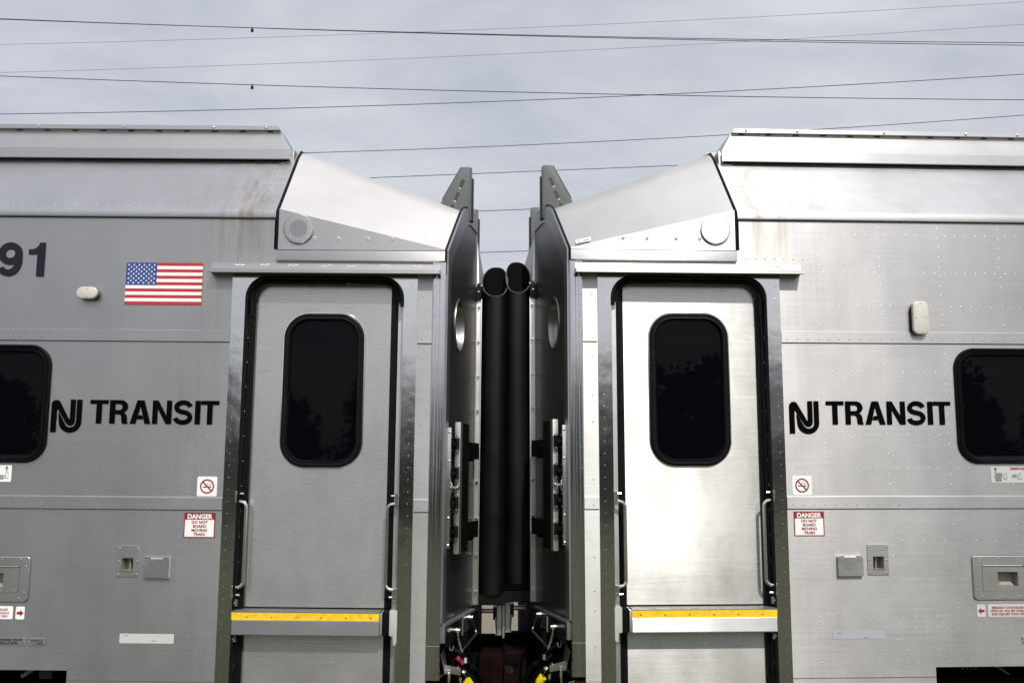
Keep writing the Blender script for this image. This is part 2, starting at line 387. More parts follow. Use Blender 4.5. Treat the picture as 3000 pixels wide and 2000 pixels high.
# ------------------------------------------------------------------ one coach
def build_car(root, side):
    """side -1: left coach, +1: right coach"""
    global S
    S = side; left = side < 0
    rnd = random.Random(11 if left else 23)
    UE = 5.2
    def PM(name, mats, fn, parent=root, **kw):
        mb = MB(); fn(mb); return mb.build(name, mats, parent, **kw)
    Z_TOP = 1.352
    hatch_u0 = 2.458; hatch_u1 = 2.80; hz0 = -0.678; hz1 = -0.451
    win = (2.418, 3.95, 0.032, 0.652)
    # ---- side wall
    mb = MB()
    holes = [(win[0] + 0.03, win[1] - 0.03, win[2] + 0.03, win[3] - 0.03), (2.234, UE, -1.6, -1.017),
             (1.925, 1.983, -0.516, -0.452), (2.588, 2.705, -0.608, -0.533)]
    us = [1.44, 1.925, 1.983, 2.234, win[0] + 0.03, 2.588, 2.705, win[1] - 0.03, UE]
    zs = [-1.6, -1.068, -1.064, -1.017, -0.608, -0.533, -0.516, -0.452, win[2] + 0.03, win[3] - 0.03, 1.05, Z_TOP]
    mb.grid(us, zs, 0.0, holes)
    mb.grid([0.338, 1.265, 1.44], [1.05, 1.18, Z_TOP], 0.0, [(0.338, 1.265, 1.18, Z_TOP)])
    mb.grid([0.405, 0.485], [-1.07, 1.05], 0.0)
    mb.box(0.405, 0.485, 0.0005, 0.03, -1.078, -1.071)
    mb.box(1.478, 2.234, -0.0006, 0.0, -1.069, -1.065, 1)
    # spot welds
    cols = [1.70, 2.04, 2.375, 2.715]
    rows = [(1.275, 1.50), (1.065, 1.60), (0.88, 1.51), (0.523, 1.51), (0.182, 1.51), (0.009, 1.51), (-0.373, 1.51), (-0.571, 1.51), (-0.762, 1.51), (-0.819, 1.51), (-0.929, 1.51), (-0.992, 1.51), (-1.048, 1.51)]
    zrow = [r[0] for r in rows]
    def clear(u, z):
        if win[0] - 0.01 < u and win[2] - 0.01 < z < win[3] + 0.01: return False
        if u > 2.225 and z < -1.01: return False
        if hatch_u0 - 0.01 < u and hz0 - 0.01 < z < hz1 + 0.01: return False
        if 1.72 < u < 2.02 and -0.56 < z < -0.38: return False
        if left and 1.63 < u < 2.06 and 0.86 < z < 1.11: return False
        if 1.49 < u < 1.69 and -0.36 < z < -0.20: return False
        if 1.49 < u < 1.63 and -0.15 < z < -0.02: return False
        if 1.68 < u < 1.99 and -0.885 < z < -0.822: return False
        return True
    ncols = 9
    for z, ua in rows:
        u = ua + 0.015
        seq = []
        while u < 3.1:
            seq.append(u); u += 0.0545 + 0.004 * rnd.random()
        for u in seq:
            if min(abs(u - c) for c in cols) < 0.024: continue
            if clear(u, z) and rnd.random() > 0.03: mb.dome(u + rnd.uniform(-.003, .003), 0, z + rnd.uniform(-.002, .002), 0.0044, rnd.uniform(0.0003, 0.0007) * (0.8 if left else 1.1))
    for c in cols + [1.53]:
        if c == 1.53: continue
        z = -1.04
        while z < 1.33:
            inbelt = (0.66 < z < 0.75) or (-0.21 < z < -0.13)
            if clear(c, z) and not inbelt and rnd.random() > 0.03: mb.dome(c, 0, z, 0.0044, rnd.uniform(0.0003, 0.0007) * (0.8 if left else 1.1))
            z += 0.0535
    if True:   # extra double row by the door and short row over the drip rail
        for k in range(7):
            u = 1.30 + 0.052 * k
            mb.dome(u, 0, 1.135, 0.005, 0.003)
        for z in (-0.762, -0.819, -0.929, -0.992):
            mb.dome(1.632, 0, z, 0.0044, 0.0006)
        for z in (0.39, 0.25, -0.05, -0.45, -0.62, -0.72, -0.9, 0.93, 0.6): mb.dome(0.455, 0, z, 0.005, 0.003)
    wall = mb.build('side_wall', ['wall', 'seal_shade_grey'], root)
    # ---- belt rails
    for zt, zb in ((0.738, 0.678), (-0.140, -0.203)):
        mb = MB()
        for a, b in ((1.4785, UE), (0.4055, 0.4815)):
            mb.extr([(0.0, zt + 0.004), (-0.007, zt - 0.003), (-0.007, zb), (0.0, zb)], a, b)
            mb.extr([(-0.0015, zb), (-0.0015, zb - 0.004)], a, b, 1)  # dark strip paints the shadow line beneath the belt
            u = a + 0.03
            while u < min(b, 3.1):
                if b > 1: mb.dome(u, -0.007, (zt + zb) / 2 - 0.012, 0.005, 0.0026)
                u += 0.057
        mb.dome(0.455, -0.007, (zt + zb) / 2 - 0.01, 0.005, 0.003)
        mb.build('belt_rail', ['belt', 'seal_shade_grey'], root)
    # ---- roof side panel with its drip lip
    mb = MB()
    A0 = 1.257
    mb.extr([(-0.001, 1.345), (-0.001, 1.3515)], A0, UE, 1)  # dark strip stands in for the shadow under the lip
    mb.extr([(0.0, 1.3515), (-0.014, 1.3525), (-0.0155, 1.356), (-0.0145, 1.383), (-0.011, 1.392), (-0.004, 1.400), (0.003, 1.408)], A0, UE)
    n = 14
    mb.extr([(0.003 + 0.43 * k / n, 1.408 + 0.43 * k / n) for k in range(n + 1)] + [(0.52, 1.90), (0.72, 1.94), (1.52, 1.97), (2.4, 1.94), (3.04, 1.40), (3.04, -1.4)], A0, UE)
    for uc in (2.245, 1.925, 2.458, 2.78):
        for k in range(5):
            t = 0.085 + 0.034 * k
            mb.dome(uc + 0.02 * (1 if uc == 2.458 else 0), 0.003 + t, 1.408 + t, 0.005, 0.0028, (0, -1, 1))
    u = 1.5
    while u < 3.1:
        mb.dome(u, 0.003 + 0.012, 1.408 + 0.012, 0.0045, 0.002, (0, -1, 1)); u += 0.057
    for k in range(7):
        for du in (0.02, 0.075): mb.dome(1.272 + du, 0.05 + 0.045 * k, 1.457 + 0.045 * k, 0.0045, 0.0025, (0, -1, 1))
    mb.build('roof', ['roof', 'seal_shade_grey'], root)
    # ---- long equipment fairing on the roof
    mb = MB()
    def endu(y, z): return 1.277 + max(0, (z - 1.852)) * 0.60
    prof = [(0.42, 1.795), (0.375, 1.785), (0.345, 1.787), (0.340, 1.793), (0.340, 1.850), (0.343, 1.855), (0.418, 1.968), (0.420, 1.9755), (0.420, 1.985), (0.398, 1.986), (0.398, 2.010), (0.60, 2.016), (0.9, 1.95), (0.9, 1.85)]
    mb.extr(prof, 1.277, UE, 0, True, endu)
    mb.extr([(0.341, 1.7865), (0.368, 1.7845)], 1.285, UE, 1)  # black strip paints the shade on the fairing's underside
    u = 1.40
    while u < 3.2:
        mb.box(u, u + 0.036, 0.4185, 0.4195, 1.9775, 1.9835, 1); u += 0.165
    for k, u in enumerate((1.44, 1.75, 2.28, 2.78, 3.1)): mb.dome(u, 0.398, 1.998, 0.009, 0.008, (0, -1, 0), 8, 2)
    for k in range(16):
        u = 1.5 + rnd.random() * 1.6; mb.dome(u, 0.340, 1.80 + rnd.random() * 0.045, 0.003, 0.0012, (0, -1, 0))
    mb.build('roof_fairing', ['fairing', 'void', 'bright'], root, sharp=25)
    mb = MB()   # little weld block under the fairing's end
    mb.prism([(1.262, 1.765), (1.345, 1.765), (1.345, 1.775), (1.30, 1.785), (1.27, 1.86), (1.262, 1.86)], 0.365, 0.52)
    mb.build('fairing_bracket', 'roof', root, bevel=0.003)
    # ---- hood over the vestibule
    RR = 0.30
    def shoulder(y, zb, yr):
        if y <= yr: return zb + y
        cyy = yr + RR * math.sin(R(45)); czz = zb + yr - RR * math.cos(R(45))
        if y >= cyy: return czz + RR
        return czz + math.sqrt(max(0.0, RR * RR - (y - cyy) ** 2))
    def uend(y): return 0.345 - 0.196 * min(max(y, 0), 0.66)
    mb = MB(); y0 = -0.012
    rows_ = []
    for k in range(13):
        row = []
        for y in [y0 + (0.24 - y0) * q / 6 for q in range(7)] + [0.24 + 0.42 * q / 18 for q in range(1, 19)] + [1.0, 1.52, 2.3, 2.72, 3.05]:
            u = uend(y) + (1.240 - uend(y)) * k / 12; t = (u - 0.345) / (1.240 - 0.345)
            zb = 1.186 + 0.216 * t; yr = 0.262 + 0.15 * t
            yy = y if y < 1.6 else 3.04 - y
            row.append(mb.P(u, y, shoulder(yy, zb, yr)))
        rows_.append(row)
    for a, b in zip(rows_, rows_[1:]):
        for k in range(len(a) - 1): mb.face([a[k], a[k + 1], b[k + 1], b[k]])
    mb.face(rows_[-1]); 
    hood = mb.build('hood', 'hood', root, weld=True)
    mb = MB()
    mb.prism([(0.345, 1.1765), (1.240, 1.1765), (1.240, 1.4005), (0.345, 1.1845)], -0.0135, -0.004)
    fascia = mb.build('hood_fascia', 'fascia', root)
    # black weather seals round the hood
    mb = MB()
    zb = 1.402; pth = [(1.2485, -0.010, 1.18), (1.2485, -0.010, zb)] + [(1.2485, y - 0.006, shoulder(y, zb, 0.412)) for y in [0.72 * k / 16 for k in range(1, 17)]]
    mb.tube(pth, 0.0045, 6)
    zb = 1.186; pth = [(0.3385, -0.006, 1.115), (0.3385, -0.006, zb)] + [(uend(y) - 0.0065, y - 0.002, shoulder(y, zb, 0.262) + 0.001) for y in [0.64 * k / 16 for k in range(1, 17)]]
    mb.tube(pth, 0.005, 6)
    mb.box(0.345, 1.240, -0.008, 0.0, 1.1715, 1.1765)
    mb.build('hood_seal', 'rubber', root)
    mb = MB()
    mb.extr([(0.0, 1.1715), (-0.020, 1.1715), (-0.024, 1.167), (-0.024, 1.118), (-0.022, 1.1155), (0.0, 1.1155)], 0.342, 1.246, 0, True)
    mb.build('hood_trim', 'fascia', root, bevel=0.0012)
    # speaker
    mb = MB(); cu, cz, r = 1.131, 1.289, 0.081; yy = -0.0155
    ring = [(r, 0.0), (r, -0.008), (r - 0.004, -0.012), (r - 0.012, -0.0125), (0.052, -0.0125)]
    segs = 40; rg = []
    for rad, dy in ring: rg.append([mb.P(cu + rad * math.cos(2 * PI * j / segs), yy + dy, cz + rad * math.sin(2 * PI * j / segs)) for j in range(segs)])
    for a, b in zip(rg, rg[1:]):
        for j in range(segs): mb.face([a[j], a[(j + 1) % segs], b[(j + 1) % segs], b[j]])
    mb.face(rg[-1])
    for k in range(1, 9):
        rad = 0.0056 * k; nn = max(1, int(2 * PI * rad / 0.0066))
        for j in range(nn):
            a = 2 * PI * j / nn + k * 0.35
            mb.flat([(cu + rad * math.cos(a) + 0.0017 * math.cos(q * PI / 3), cz + rad * math.sin(a) + 0.0017 * math.sin(q * PI / 3)) for q in range(6)], yy - 0.0135, 1)
    for a in (45, 135, 225, 315): mb.dome(cu + 0.066 * math.cos(R(a)), yy - 0.0125, cz + 0.066 * math.sin(R(a)), 0.005, 0.003, seg=8)
    mb.build('speaker', ['fascia', 'void'], root)
    for u in (1.045, 0.916, 0.757, 0.627):
        mb = MB(); mb.cyl((u, -0.013, 1.239), (u, -0.0165, 1.239), 0.0105, 14); mb.dome(u, -0.0165, 1.239, 0.0075, 0.004, seg=10)
        mb.dome(u, -0.0203, 1.239, 0.0022, 0.0006, seg=6, m=1)
        mb.build('screw', ['bright', 'void'], fascia)
    if not left:
        mb = MB(); x0, x1, z0, z1 = 0.372, 0.452, 1.197, 1.224
        # lies on the 45-degree hood face
        def q(a, b): # a along, b up the slope
            return (a, -0.0165 + (b - 1.197) - 0.0, 1.2 + (b - 1.197) + 0.003 + 0.2413 * (a - 0.372))
        mb.poly([q(x0, z0), q(x1, z0), q(x1, z1), q(x0, z1)])
        def q2(a, b): p = q(a, b); return (p[0], p[1] - 0.0012, p[2] + 0.0012)
        for a0, a1, b0, b1 in ((0.377, 0.382, 1.212, 1.217), (0.384, 0.398, 1.200, 1.203), (0.412, 0.424, 1.204, 1.2085), (0.426, 0.434, 1.204, 1.2085), (0.437, 0.443, 1.204, 1.2085)):
            mb.poly([q2(a0, b0), q2(a1, b0), q2(a1, b1), q2(a0, b1)], 1)
        mb.build('label_sticker', ['white', 'vinyl'], root)
    # ---- drip rail above the door
    mb = MB()
    mb.extr([(0.0, 1.103), (-0.012, 1.101), (-0.014, 1.072), (-0.077, 1.0605), (-0.080, 1.057), (-0.080, 1.039), (-0.077, 1.0365), (-0.070, 1.041), (0.0, 1.048)], 0.345 + 0.02, 1.594, 0, True)
    mb.extr([(-0.070, 1.0402), (-0.002, 1.0472)], 0.37, 1.59, 1)  # dark sheet paints shade onto the rail's underside
    for k in range(7):   # bits of old sealant
        u = 0.48 + 0.16 * k + rnd.uniform(-.02, .02)
        for j in range(5):
            mb.dome(u + 0.011 * j, -0.0125, 1.090 + rnd.uniform(-.004, .004), 0.006, 0.0016, seg=6, m=2)
    mb.build('drip_rail', ['belt', 'seal_shade_grey', 'strip'], root, sharp=6)
    # ---- door frame: two posts and head, rounded inner corners
    mb = MB(); ua, ub = 0.560, 1.400; oa, ob = 0.4855, 1.477; zt = 1.032; r = 0.115
    yf = -0.006
    inner = [(ua, -1.6)] + [(ua, zt - r)] + [(ua + r - r * math.cos(R(90 * k / 8)), zt - r + r * math.sin(R(90 * k / 8))) for k in range(1, 9)]
    inner += [(ub - r + r * math.sin(R(90 * k / 8)), zt - r + r * math.cos(R(90 * k / 8))) for k in range(9)] + [(ub, -1.6)]
    outer = []
    for (u, z) in inner:
        if z <= zt - r + 1e-6 and u <= ua + 1e-6: outer.append((oa, z))
        elif z <= zt - r + 1e-6: outer.append((ob, z))
        else: outer.append((max(oa, min(ob, u)), 1.0465))
    outer[2 - 1] = (oa, zt - r)
    # corner fans
    iv = [mb.P(u, yf, z) for u, z in inner]; ov = [mb.P(u, yf, z) for u, z in outer]
    for k in range(len(inner) - 1): mb.face([iv[k], iv[k + 1], ov[k + 1], ov[k]])
    c1 = mb.P(oa, yf, 1.0465); c2 = mb.P(ob, yf, 1.0465)
    mb.face([ov[1], ov[2], c1]); mb.face([ov[len(inner) - 3], ov[len(inner) - 2], c2])
    for k in range(len(inner) - 1):      # jamb faces
        a = mb.P(inner[k][0], yf, inner[k][1]); b = mb.P(inner[k + 1][0], yf, inner[k + 1][1]); c = mb.P(inner[k + 1][0], 0.10, inner[k + 1][1]); d = mb.P(inner[k][0], 0.10, inner[k][1])
        mb.face([a, b, c, d], 1 if True else 0)
    for uu, d in ((oa, 0.0), (ob, 0.0)):
        mb.poly([(uu, yf, -1.6), (uu, yf, 1.0465), (uu, 0.0, 1.0465), (uu, 0.0, -1.6)])
    z = 0.98
    while z > -1.3:
        mb.dome(1.452, yf, z, 0.0036, 0.0006, seg=8); mb.dome(0.515, yf, z - 0.004, 0.0036, 0.0006, seg=8)
        z -= 0.062 if int(z * 50) % 3 else 0.074
    mb.build('door_frame', ['post', 'plate'], root)
    # ---- rubber seal of the doorway
    mb = MB()
    def archpath(off, y, za, zb_):
        r2 = max(0.02, r - off)
        p = [(ub - off, y, zb_)] + [(ub - off, y, zt - r)] + [(ub - off - r2 + r2 * math.cos(R(90 * k / 8)), y, zt - off - r2 + r2 * math.sin(R(90 * k / 8))) for k in range(1, 9)]
        p += [(ua + off + r2 - r2 * math.sin(R(90 * k / 8)), y, zt - off - r2 + r2 * math.cos(R(90 * k / 8))) for k in range(9)] + [(ua + off, y, za)]
        return p
    mb.tube(archpath(0.006, -0.010, 0.872, 0.90), 0.010, 8)
    mb.tube(archpath(0.024, 0.018, 0.90, 0.82), 0.014, 8)
    mb.tube([(ub - 0.004, -0.006, -1.6), (ub - 0.004, -0.006, 0.90)], 0.009, 8)
    mb.tube([(ub - 0.020, 0.020, -1.6), (ub - 0.020, 0.020, 0.85)], 0.009, 8)
    mb.tube([(ub - 0.028, 0.046, -1.6), (ub - 0.028, 0.046, 0.92)], 0.015, 8)
    z = 0.7
    while z > -1.3:
        mb.dome(ub - 0.014, 0.0085, z, 0.004, 0.003, (-0.3, -1, 0), 6, 1); z -= 0.13
    mb.build('door_seal', ['rubber', 'bright'], root)
    # ---- sliding door
    mb = MB(); yd = 0.064
    du0, du1, dz1 = 0.632, 1.46, 1.02; wz = (0.987, 0.021, 0.843); hw = (0.771, 1.204)
    w0 = rrect(hw[0], hw[1], 0.021, 0.843, 0.135, 10)
    # panel with a hole: ring of quads out to a rectangle
    out = []
    cu_, cz_ = (hw[0] + hw[1]) / 2, (0.021 + 0.843) / 2
    def toedge(u, z, a, b, c, d):
        # push radially outwards to the rectangle a..b, c..d
        du, dz = u - cu_, z - cz_
        t = 1e9
        if du > 1e-9: t = min(t, (b - cu_) / du)
        if du < -1e-9: t = min(t, (a - cu_) / du)
        if dz > 1e-9: t = min(t, (d - cz_) / dz)
        if dz < -1e-9: t = min(t, (c - cz_) / dz)
        return (cu_ + du * t, cz_ + dz * t)
    BX = (0.70, 1.27, -0.08, 0.95)
    ringi = [mb.P(u, yd, z) for u, z in w0]
    ro = [toedge(u, z, *BX) for u, z in w0]
    # force true corners
    for cuv in ((BX[0], BX[2]), (BX[0], BX[3]), (BX[1], BX[2]), (BX[1], BX[3])):
        k = min(range(len(ro)), key=lambda i: (ro[i][0] - cuv[0]) ** 2 + (ro[i][1] - cuv[1]) ** 2); ro[k] = cuv
    ringo = [mb.P(u, yd, z) for u, z in ro]; n = len(w0)
    for k in range(n): mb.face([ringi[k], ringi[(k + 1) % n], ringo[(k + 1) % n], ringo[k]])
    mb.grid([du0, BX[0], BX[1], du1], [-1.6, -0.88, -0.70, BX[2], BX[3], dz1], yd, [(BX[0], BX[1], BX[2], BX[3])])
    mb.poly([(du0, yd, -1.6), (du0, yd + 0.04, -1.6), (du0, yd + 0.04, dz1), (du0, yd, dz1)])
    mb.extr([(yd - 0.0012, -0.6995), (yd - 0.0012, -0.709)], du0, 1.39, 1)
    door = mb.build('door', ['door', 'void'], root)
    mb = MB()
    mb.sweep_rr(hw[0], hw[1], 0.021, 0.843, 0.135, [(-0.006, yd - 0.001), (-0.003, yd - 0.006), (0.0, yd - 0.006)], 1, 10)
    mb.sweep_rr(hw[0], hw[1], 0.021, 0.843, 0.135, [(0.0, yd - 0.004), (0.004, yd - 0.016), (0.012, yd - 0.020), (0.022, yd - 0.018), (0.030, yd - 0.020), (0.037, yd - 0.012), (0.039, yd + 0.006)], 0, 10)
    mb.build('window_seal', ['rubber', 'chrome'], door)
    mb = MB(); mb.flat(rrect(hw[0] + 0.036, hw[1] - 0.036, 0.057, 0.807, 0.10, 10), yd + 0.002); mb.build('window_pane', 'glass', door)
    mb = MB()     # leading edge rubber and the pale jamb strip beside it
    mb.box(0.5915, 0.632, yd - 0.006, yd + 0.05, -1.6, 1.0, 0, 0.004)
    mb.box(0.607, 0.612, yd - 0.010, yd - 0.006, -1.6, 1.0, 0)
    mb.build('edge_rubber', 'rubber', door)
    mb = MB(); mb.grid([0.560, 0.5915], [-1.6, 1.0], yd - 0.012); mb.grid([0.585, 1.42], [0.99, 1.05], 0.10, m=1)
    mb.build('door_jamb', ['plate', 'void'], root)
    # ---- threshold bar across the door
    mb = MB(); ya = -0.034
    mb.extr([(0.075, -0.707), (0.0, -0.707), (ya, -0.7125), (ya, -0.722)], 0.642, 1.398, 1)
    mb.extr([(ya - 0.0005, -0.716), (ya - 0.0005, -0.752)], 0.643, 1.397, 2)
    mb.extr([(ya, -0.7525), (ya - 0.007, -0.7535), (ya - 0.009, -0.757), (ya - 0.009, -0.822), (ya - 0.006, -0.826), (0.075, -0.826)], 0.642, 1.392)
    mb.extr([(ya - 0.0095, -0.7545), (ya - 0.0095, -0.756)], 0.643, 1.39, 3)
    mb.poly([(1.398, ya, -0.712), (1.398, 0.08, -0.707), (1.392, 0.08, -0.826), (1.392, ya - 0.009, -0.822)])
    bar = mb.build('threshold_bar', ['barsteel', 'green_grey', 'yellow', 'chrome'], root, sharp=8)
    for k in range(6):
        u = 0.686 + 0.1265 * k
        mb = MB(); mb.dome(u, ya - 0.0008, -0.7385, 0.0042, 0.002, seg=8); mb.dome(u, ya - 0.0022, -0.7385, 0.002, 0.001, seg=6, m=1); mb.build('screw', ['seal_shade_grey', 'void'], bar)
    mb = MB(); mb.prism([(0.642, -0.714), (0.642, -0.824), (0.632, -0.824), (0.627, -0.815), (0.627, -0.712)], ya - 0.006, 0.06); mb.build('end_cap', 'plate', bar, bevel=0.0015)
    mb = MB(); mb.box(0.592, 0.627, ya + 0.008, 0.07, -0.828, -0.703, 0, 0.006); mb.box(0.605, 0.611, ya + 0.004, ya + 0.008, -0.822, -0.708, 0); mb.build('buffer_block', 'rubber', bar)
    mb = MB(); mb.prism([(0.592, -0.702), (0.592, -0.826), (0.574, -0.829), (0.571, -0.874), (0.560, -0.874), (0.554, -0.862), (0.554, -0.708), (0.560, -0.702)], ya + 0.010, 0.07); mb.dome(0.577, ya + 0.01, -0.811, 0.004, 0.002, m=1); mb.build('bracket', ['grey', 'bright'], bar, bevel=0.004)
    for z0_, z1_ in ((-0.69, -0.655), (-0.868, -0.835)):    # little hinge plates on the far jamb
        mb = MB(); mb.box(1.376, 1.402, -0.012, 0.0, z0_, z1_, 0, 0.002); mb.dome(1.391, -0.012, (z0_ + z1_) / 2, 0.006, 0.005, seg=8, m=1)
        mb.build('jamb_plate', ['seal_shade_grey', 'bright'], root)
    # ---- grab rails
    def rail(uj, ui, zt_, zb_, yj):
        mb = MB(); d = 1 if ui > uj else -1; rr = 0.030
        yr = 0.0
        path = [(uj, yr, zt_), (ui - d * rr, yr - 0.004, zt_ - 0.004)]
        for k in range(1, 7):
            a = R(90 * k / 6); path.append((ui - d * rr + d * rr * math.sin(a), yr - 0.006, zt_ - 0.004 - rr + rr * math.cos(a)))
        path.append((ui + d * 0.0, yr - 0.006, (zt_ + zb_) / 2))
        for k in range(0, 7):
            a = R(90 * k / 6); path.append((ui - d * rr + d * rr * math.cos(a), yr - 0.006, zb_ + 0.004 + rr - rr * math.sin(a)))
        path.append((uj, yr, zb_))
        mb.tube(path, 0.0088, 10)
        ob_ = mb.build('grab_rail', 'bright', root)
        for zz, s in ((zt_, 1), (zb_, -1)):
            mb = MB()
            mb.box(uj - 0.010, uj + 0.012, -0.012, 0.018, min(zz - s * 0.012, zz + s * 0.050), max(zz - s * 0.012, zz + s * 0.050), 0, 0.004)
            mb.cyl((uj - d * 0.004, -0.012, zz + s * 0.038), (uj - d * 0.004, -0.020, zz + s * 0.038), 0.009, 6); mb.cyl((uj + d * 0.012, 0.0, zz + s * 0.036), (uj + d * 0.030, 0.0, zz + s * 0.036), 0.007, 8)
            mb.build('rail_bracket', 'bright', ob_)
    rail(1.400, 1.353, -0.155, -0.598, 0.0)
    rail(0.570, 0.618, -0.160, -0.602, 0.0)
    # ---- corner post
    mb = MB()
    za = -0.877
    prof = [(0.4045, 0.0), (0.4045, -0.010), (0.399, -0.013), (0.385, -0.013), (0.382, -0.0105), (0.368, -0.0105), (0.365, -0.013), (0.343, -0.013), (0.335, -0.008), (0.333, 0.0), (0.333, 0.02)]
    def post(z0, z1, slope=0.0, mi=0):
        a = [mb.P(u, y, z0 + slope * (u - 0.405)) for u, y in prof]; b = [mb.P(u, y, z1) for u, y in prof]
        for k in range(len(prof) - 1): mb.face([a[k], a[k + 1], b[k + 1], b[k]], mi)
        mb.face(a, mi); mb.face(b[::-1], mi)
    post(za + 0.0015, 1.047); post(-1.046, za - 0.0015)
    mb.box(0.336, 0.402, -0.008, 0.0, za - 0.0015, za + 0.0015, 1)
    mb.box(0.336, 0.405, -0.010, -0.0, 1.0475, 1.1145, 0)
    z = 0.98
    while z > 0.0:
        mb.dome(0.393, -0.013, z, 0.0035, 0.0015); z -= 0.054
    mb.build('corner_post', ['corner', 'strip'], root, sharp=20)
    # ---- raked end sheet with its porthole
    p0 = Vector((0.333, 0.004)); p1 = Vector((0.206, 0.652)); pd = (p1 - p0); LEN = pd.length; pd.normalize(); qd = Vector((-pd.y, pd.x))
    if qd.x > 0: qd = -qd
    def E(s, h, z): v = p0 + pd * s + qd * h; return (v.x, v.y, z)
    def ztop(s): return shoulder((p0 + pd * s).y, 1.186, 0.262)
    ns = 22; sarr = [LEN * k / ns for k in range(ns + 1)]
    mb = MB()          # outer arch
    fr = []
    for s in sarr: fr.append((s, ztop(s) - 0.006))
    outer_ = [(0.0, -0.77)] + fr + [(LEN, -0.77)]
    a = [mb.P(*E(s, 0.0, z)) for s, z in outer_]; b = [mb.P(*E(s, 0.010, z - (0.006 if 0 < k < len(outer_) - 1 else 0))) for k, (s, z) in enumerate(outer_)]
    for k in range(len(outer_) - 1): mb.face([a[k], a[k + 1], b[k + 1], b[k]])
    def inset(s):
        return max(0.0, ztop(s) - 0.006 - 0.085)
    ins = [(0.060, -0.77)]
    for k in range(ns + 1):
        s = 0.060 + (LEN - 0.004 - 0.060) * k / ns
        ins.append((s, ztop(max(0, s - 0.050)) - 0.088 - 0.07 * max(0, (s - 0.40))))
    ins.append((LEN - 0.004, -0.77))
    c = [mb.P(*E(s, 0.010, z)) for s, z in ins]
    for k in range(len(b) - 1): mb.face([b[k], b[k + 1], c[k + 1], c[k]])
    d = [mb.P(*E(s, 0.004, z)) for s, z in ins]
    for k in range(len(c) - 1): mb.face([c[k], c[k + 1], d[k + 1], d[k]])
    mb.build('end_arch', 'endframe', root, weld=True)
    mb = MB()          # the sheet itself with a round hole
    hc = (0.275, 0.81); hr = 0.140; ha = 0.70
    nn = 32
    hv = [mb.P(*E(hc[0] + ha * hr * math.cos(2 * PI * j / nn), 0.004, hc[1] + hr * math.sin(2 * PI * j / nn))) for j in range(nn)]
    topl = [p for p in ins[1:-1] if p[0] < hc[0]]; topr = [p for p in ins[1:-1] if p[0] >= hc[0]]
    zmid = (topl[-1][1] + topr[0][1]) / 2
    q1, q3 = nn // 4, 3 * nn // 4
    def PE(s, z): return mb.P(*E(s, 0.004, z))
    vt, vb = PE(hc[0], zmid), PE(hc[0], -0.77)
    mb.face([PE(0.062, -0.77)] + [PE(*p) for p in topl] + [vt] + [hv[j] for j in range(q1, q3 + 1)] + [vb])
    mb.face([vt] + [PE(*p) for p in topr] + [PE(LEN - 0.004, -0.77), vb] + [hv[j % nn] for j in range(q3, nn + q1 + 1)])
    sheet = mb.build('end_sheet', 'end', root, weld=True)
    mb = MB()
    pr = [(hr + 0.014, 0.0042), (hr + 0.012, 0.009), (hr - 0.004, 0.009), (hr - 0.010, 0.0), (hr - 0.016, -0.03), (0.0, -0.022)]
    rg = []
    for rad_, h in pr[:-1]: rg.append([mb.P(*E(hc[0] + ha * rad_ * math.cos(2 * PI * j / nn), h, hc[1] + rad_ * math.sin(2 * PI * j / nn))) for j in range(nn)])
    for i, (a, b) in enumerate(zip(rg, rg[1:])):
        for j in range(nn): mb.face([a[j], a[(j + 1) % nn], b[(j + 1) % nn], b[j]], 0)
    for kk in range(5, 0, -1):
        rad_ = (hr - 0.016) * kk / 5; 
        ringk = [mb.P(*E(hc[0] + ha * rad_ * math.cos(2 * PI * j / nn), -0.03 + 0.012 * (1 - (kk / 5) ** 2), hc[1] + rad_ * math.sin(2 * PI * j / nn))) for j in range(nn)]
        if kk < 5:
            for j in range(nn): mb.face([prev[j], prev[(j + 1) % nn], ringk[(j + 1) % nn], ringk[j]], 1)
        prev = ringk
    mb.face(prev, 1)
    mb.build('porthole', ['end', 'chrome'], sheet)
    # rest of the end wall behind, up to the far side
    mb = MB()
    mb.hexa([(0.205, 0.655, -0.77), (0.205, 2.39, -0.77), (0.42, 2.39, -0.77), (0.42, 0.655, -0.77), (0.205, 0.655, 1.44), (0.205, 2.39, 1.44), (0.42, 2.39, 1.44), (0.42, 0.655, 1.44)])
    mb.hexa([(0.207, 2.392, -0.77), (0.335, 3.04, -0.77), (0.45, 3.04, -0.77), (0.42, 2.392, -0.77), (0.207, 2.392, 1.43), (0.335, 3.04, 1.15), (0.45, 3.04, 1.15), (0.42, 2.392, 1.43)])
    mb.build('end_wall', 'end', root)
    # bolted flange
    mb = MB()
    mb.prism([(0.2055, -0.755), (0.2055, 1.415), (0.199, 1.415), (0.188, 1.25), (0.181, 1.05), (0.1655, 1.03), (0.1655, -0.755)], 0.652, 0.664)
    mb.box(0.1655, 0.170, 0.642, 0.652, -0.755, 1.03)
    mb.box(0.196, 0.199, 0.648, 0.652, -0.755, 1.1)
    fl = mb.build('end_flange', ['strip'], root, bevel=0.001)
    z = 0.96
    for k in range(9):
        zz = 0.985 - 0.2085 * k
        mb = MB(); mb.cyl((0.182, 0.652, zz), (0.182, 0.640, zz), 0.0085, 6); mb.cyl((0.179, 0.640, zz), (0.179, 0.628, zz), 0.005, 8); mb.build('bolt', 'chrome', fl)
    mb = MB(); mb.box(0.160, 0.207, 0.645, 0.70, -0.79, -0.757); mb.build('flange_foot', 'black', root)
    # ---- diaphragm tube
    mb = MB(); cy_ = 0.752; nn = 32
    ulo, uhi = (0.0105, 0.174) if left else (0.0255, 0.181)
    cu_ = (ulo + uhi) / 2; hu = (uhi - ulo) / 2
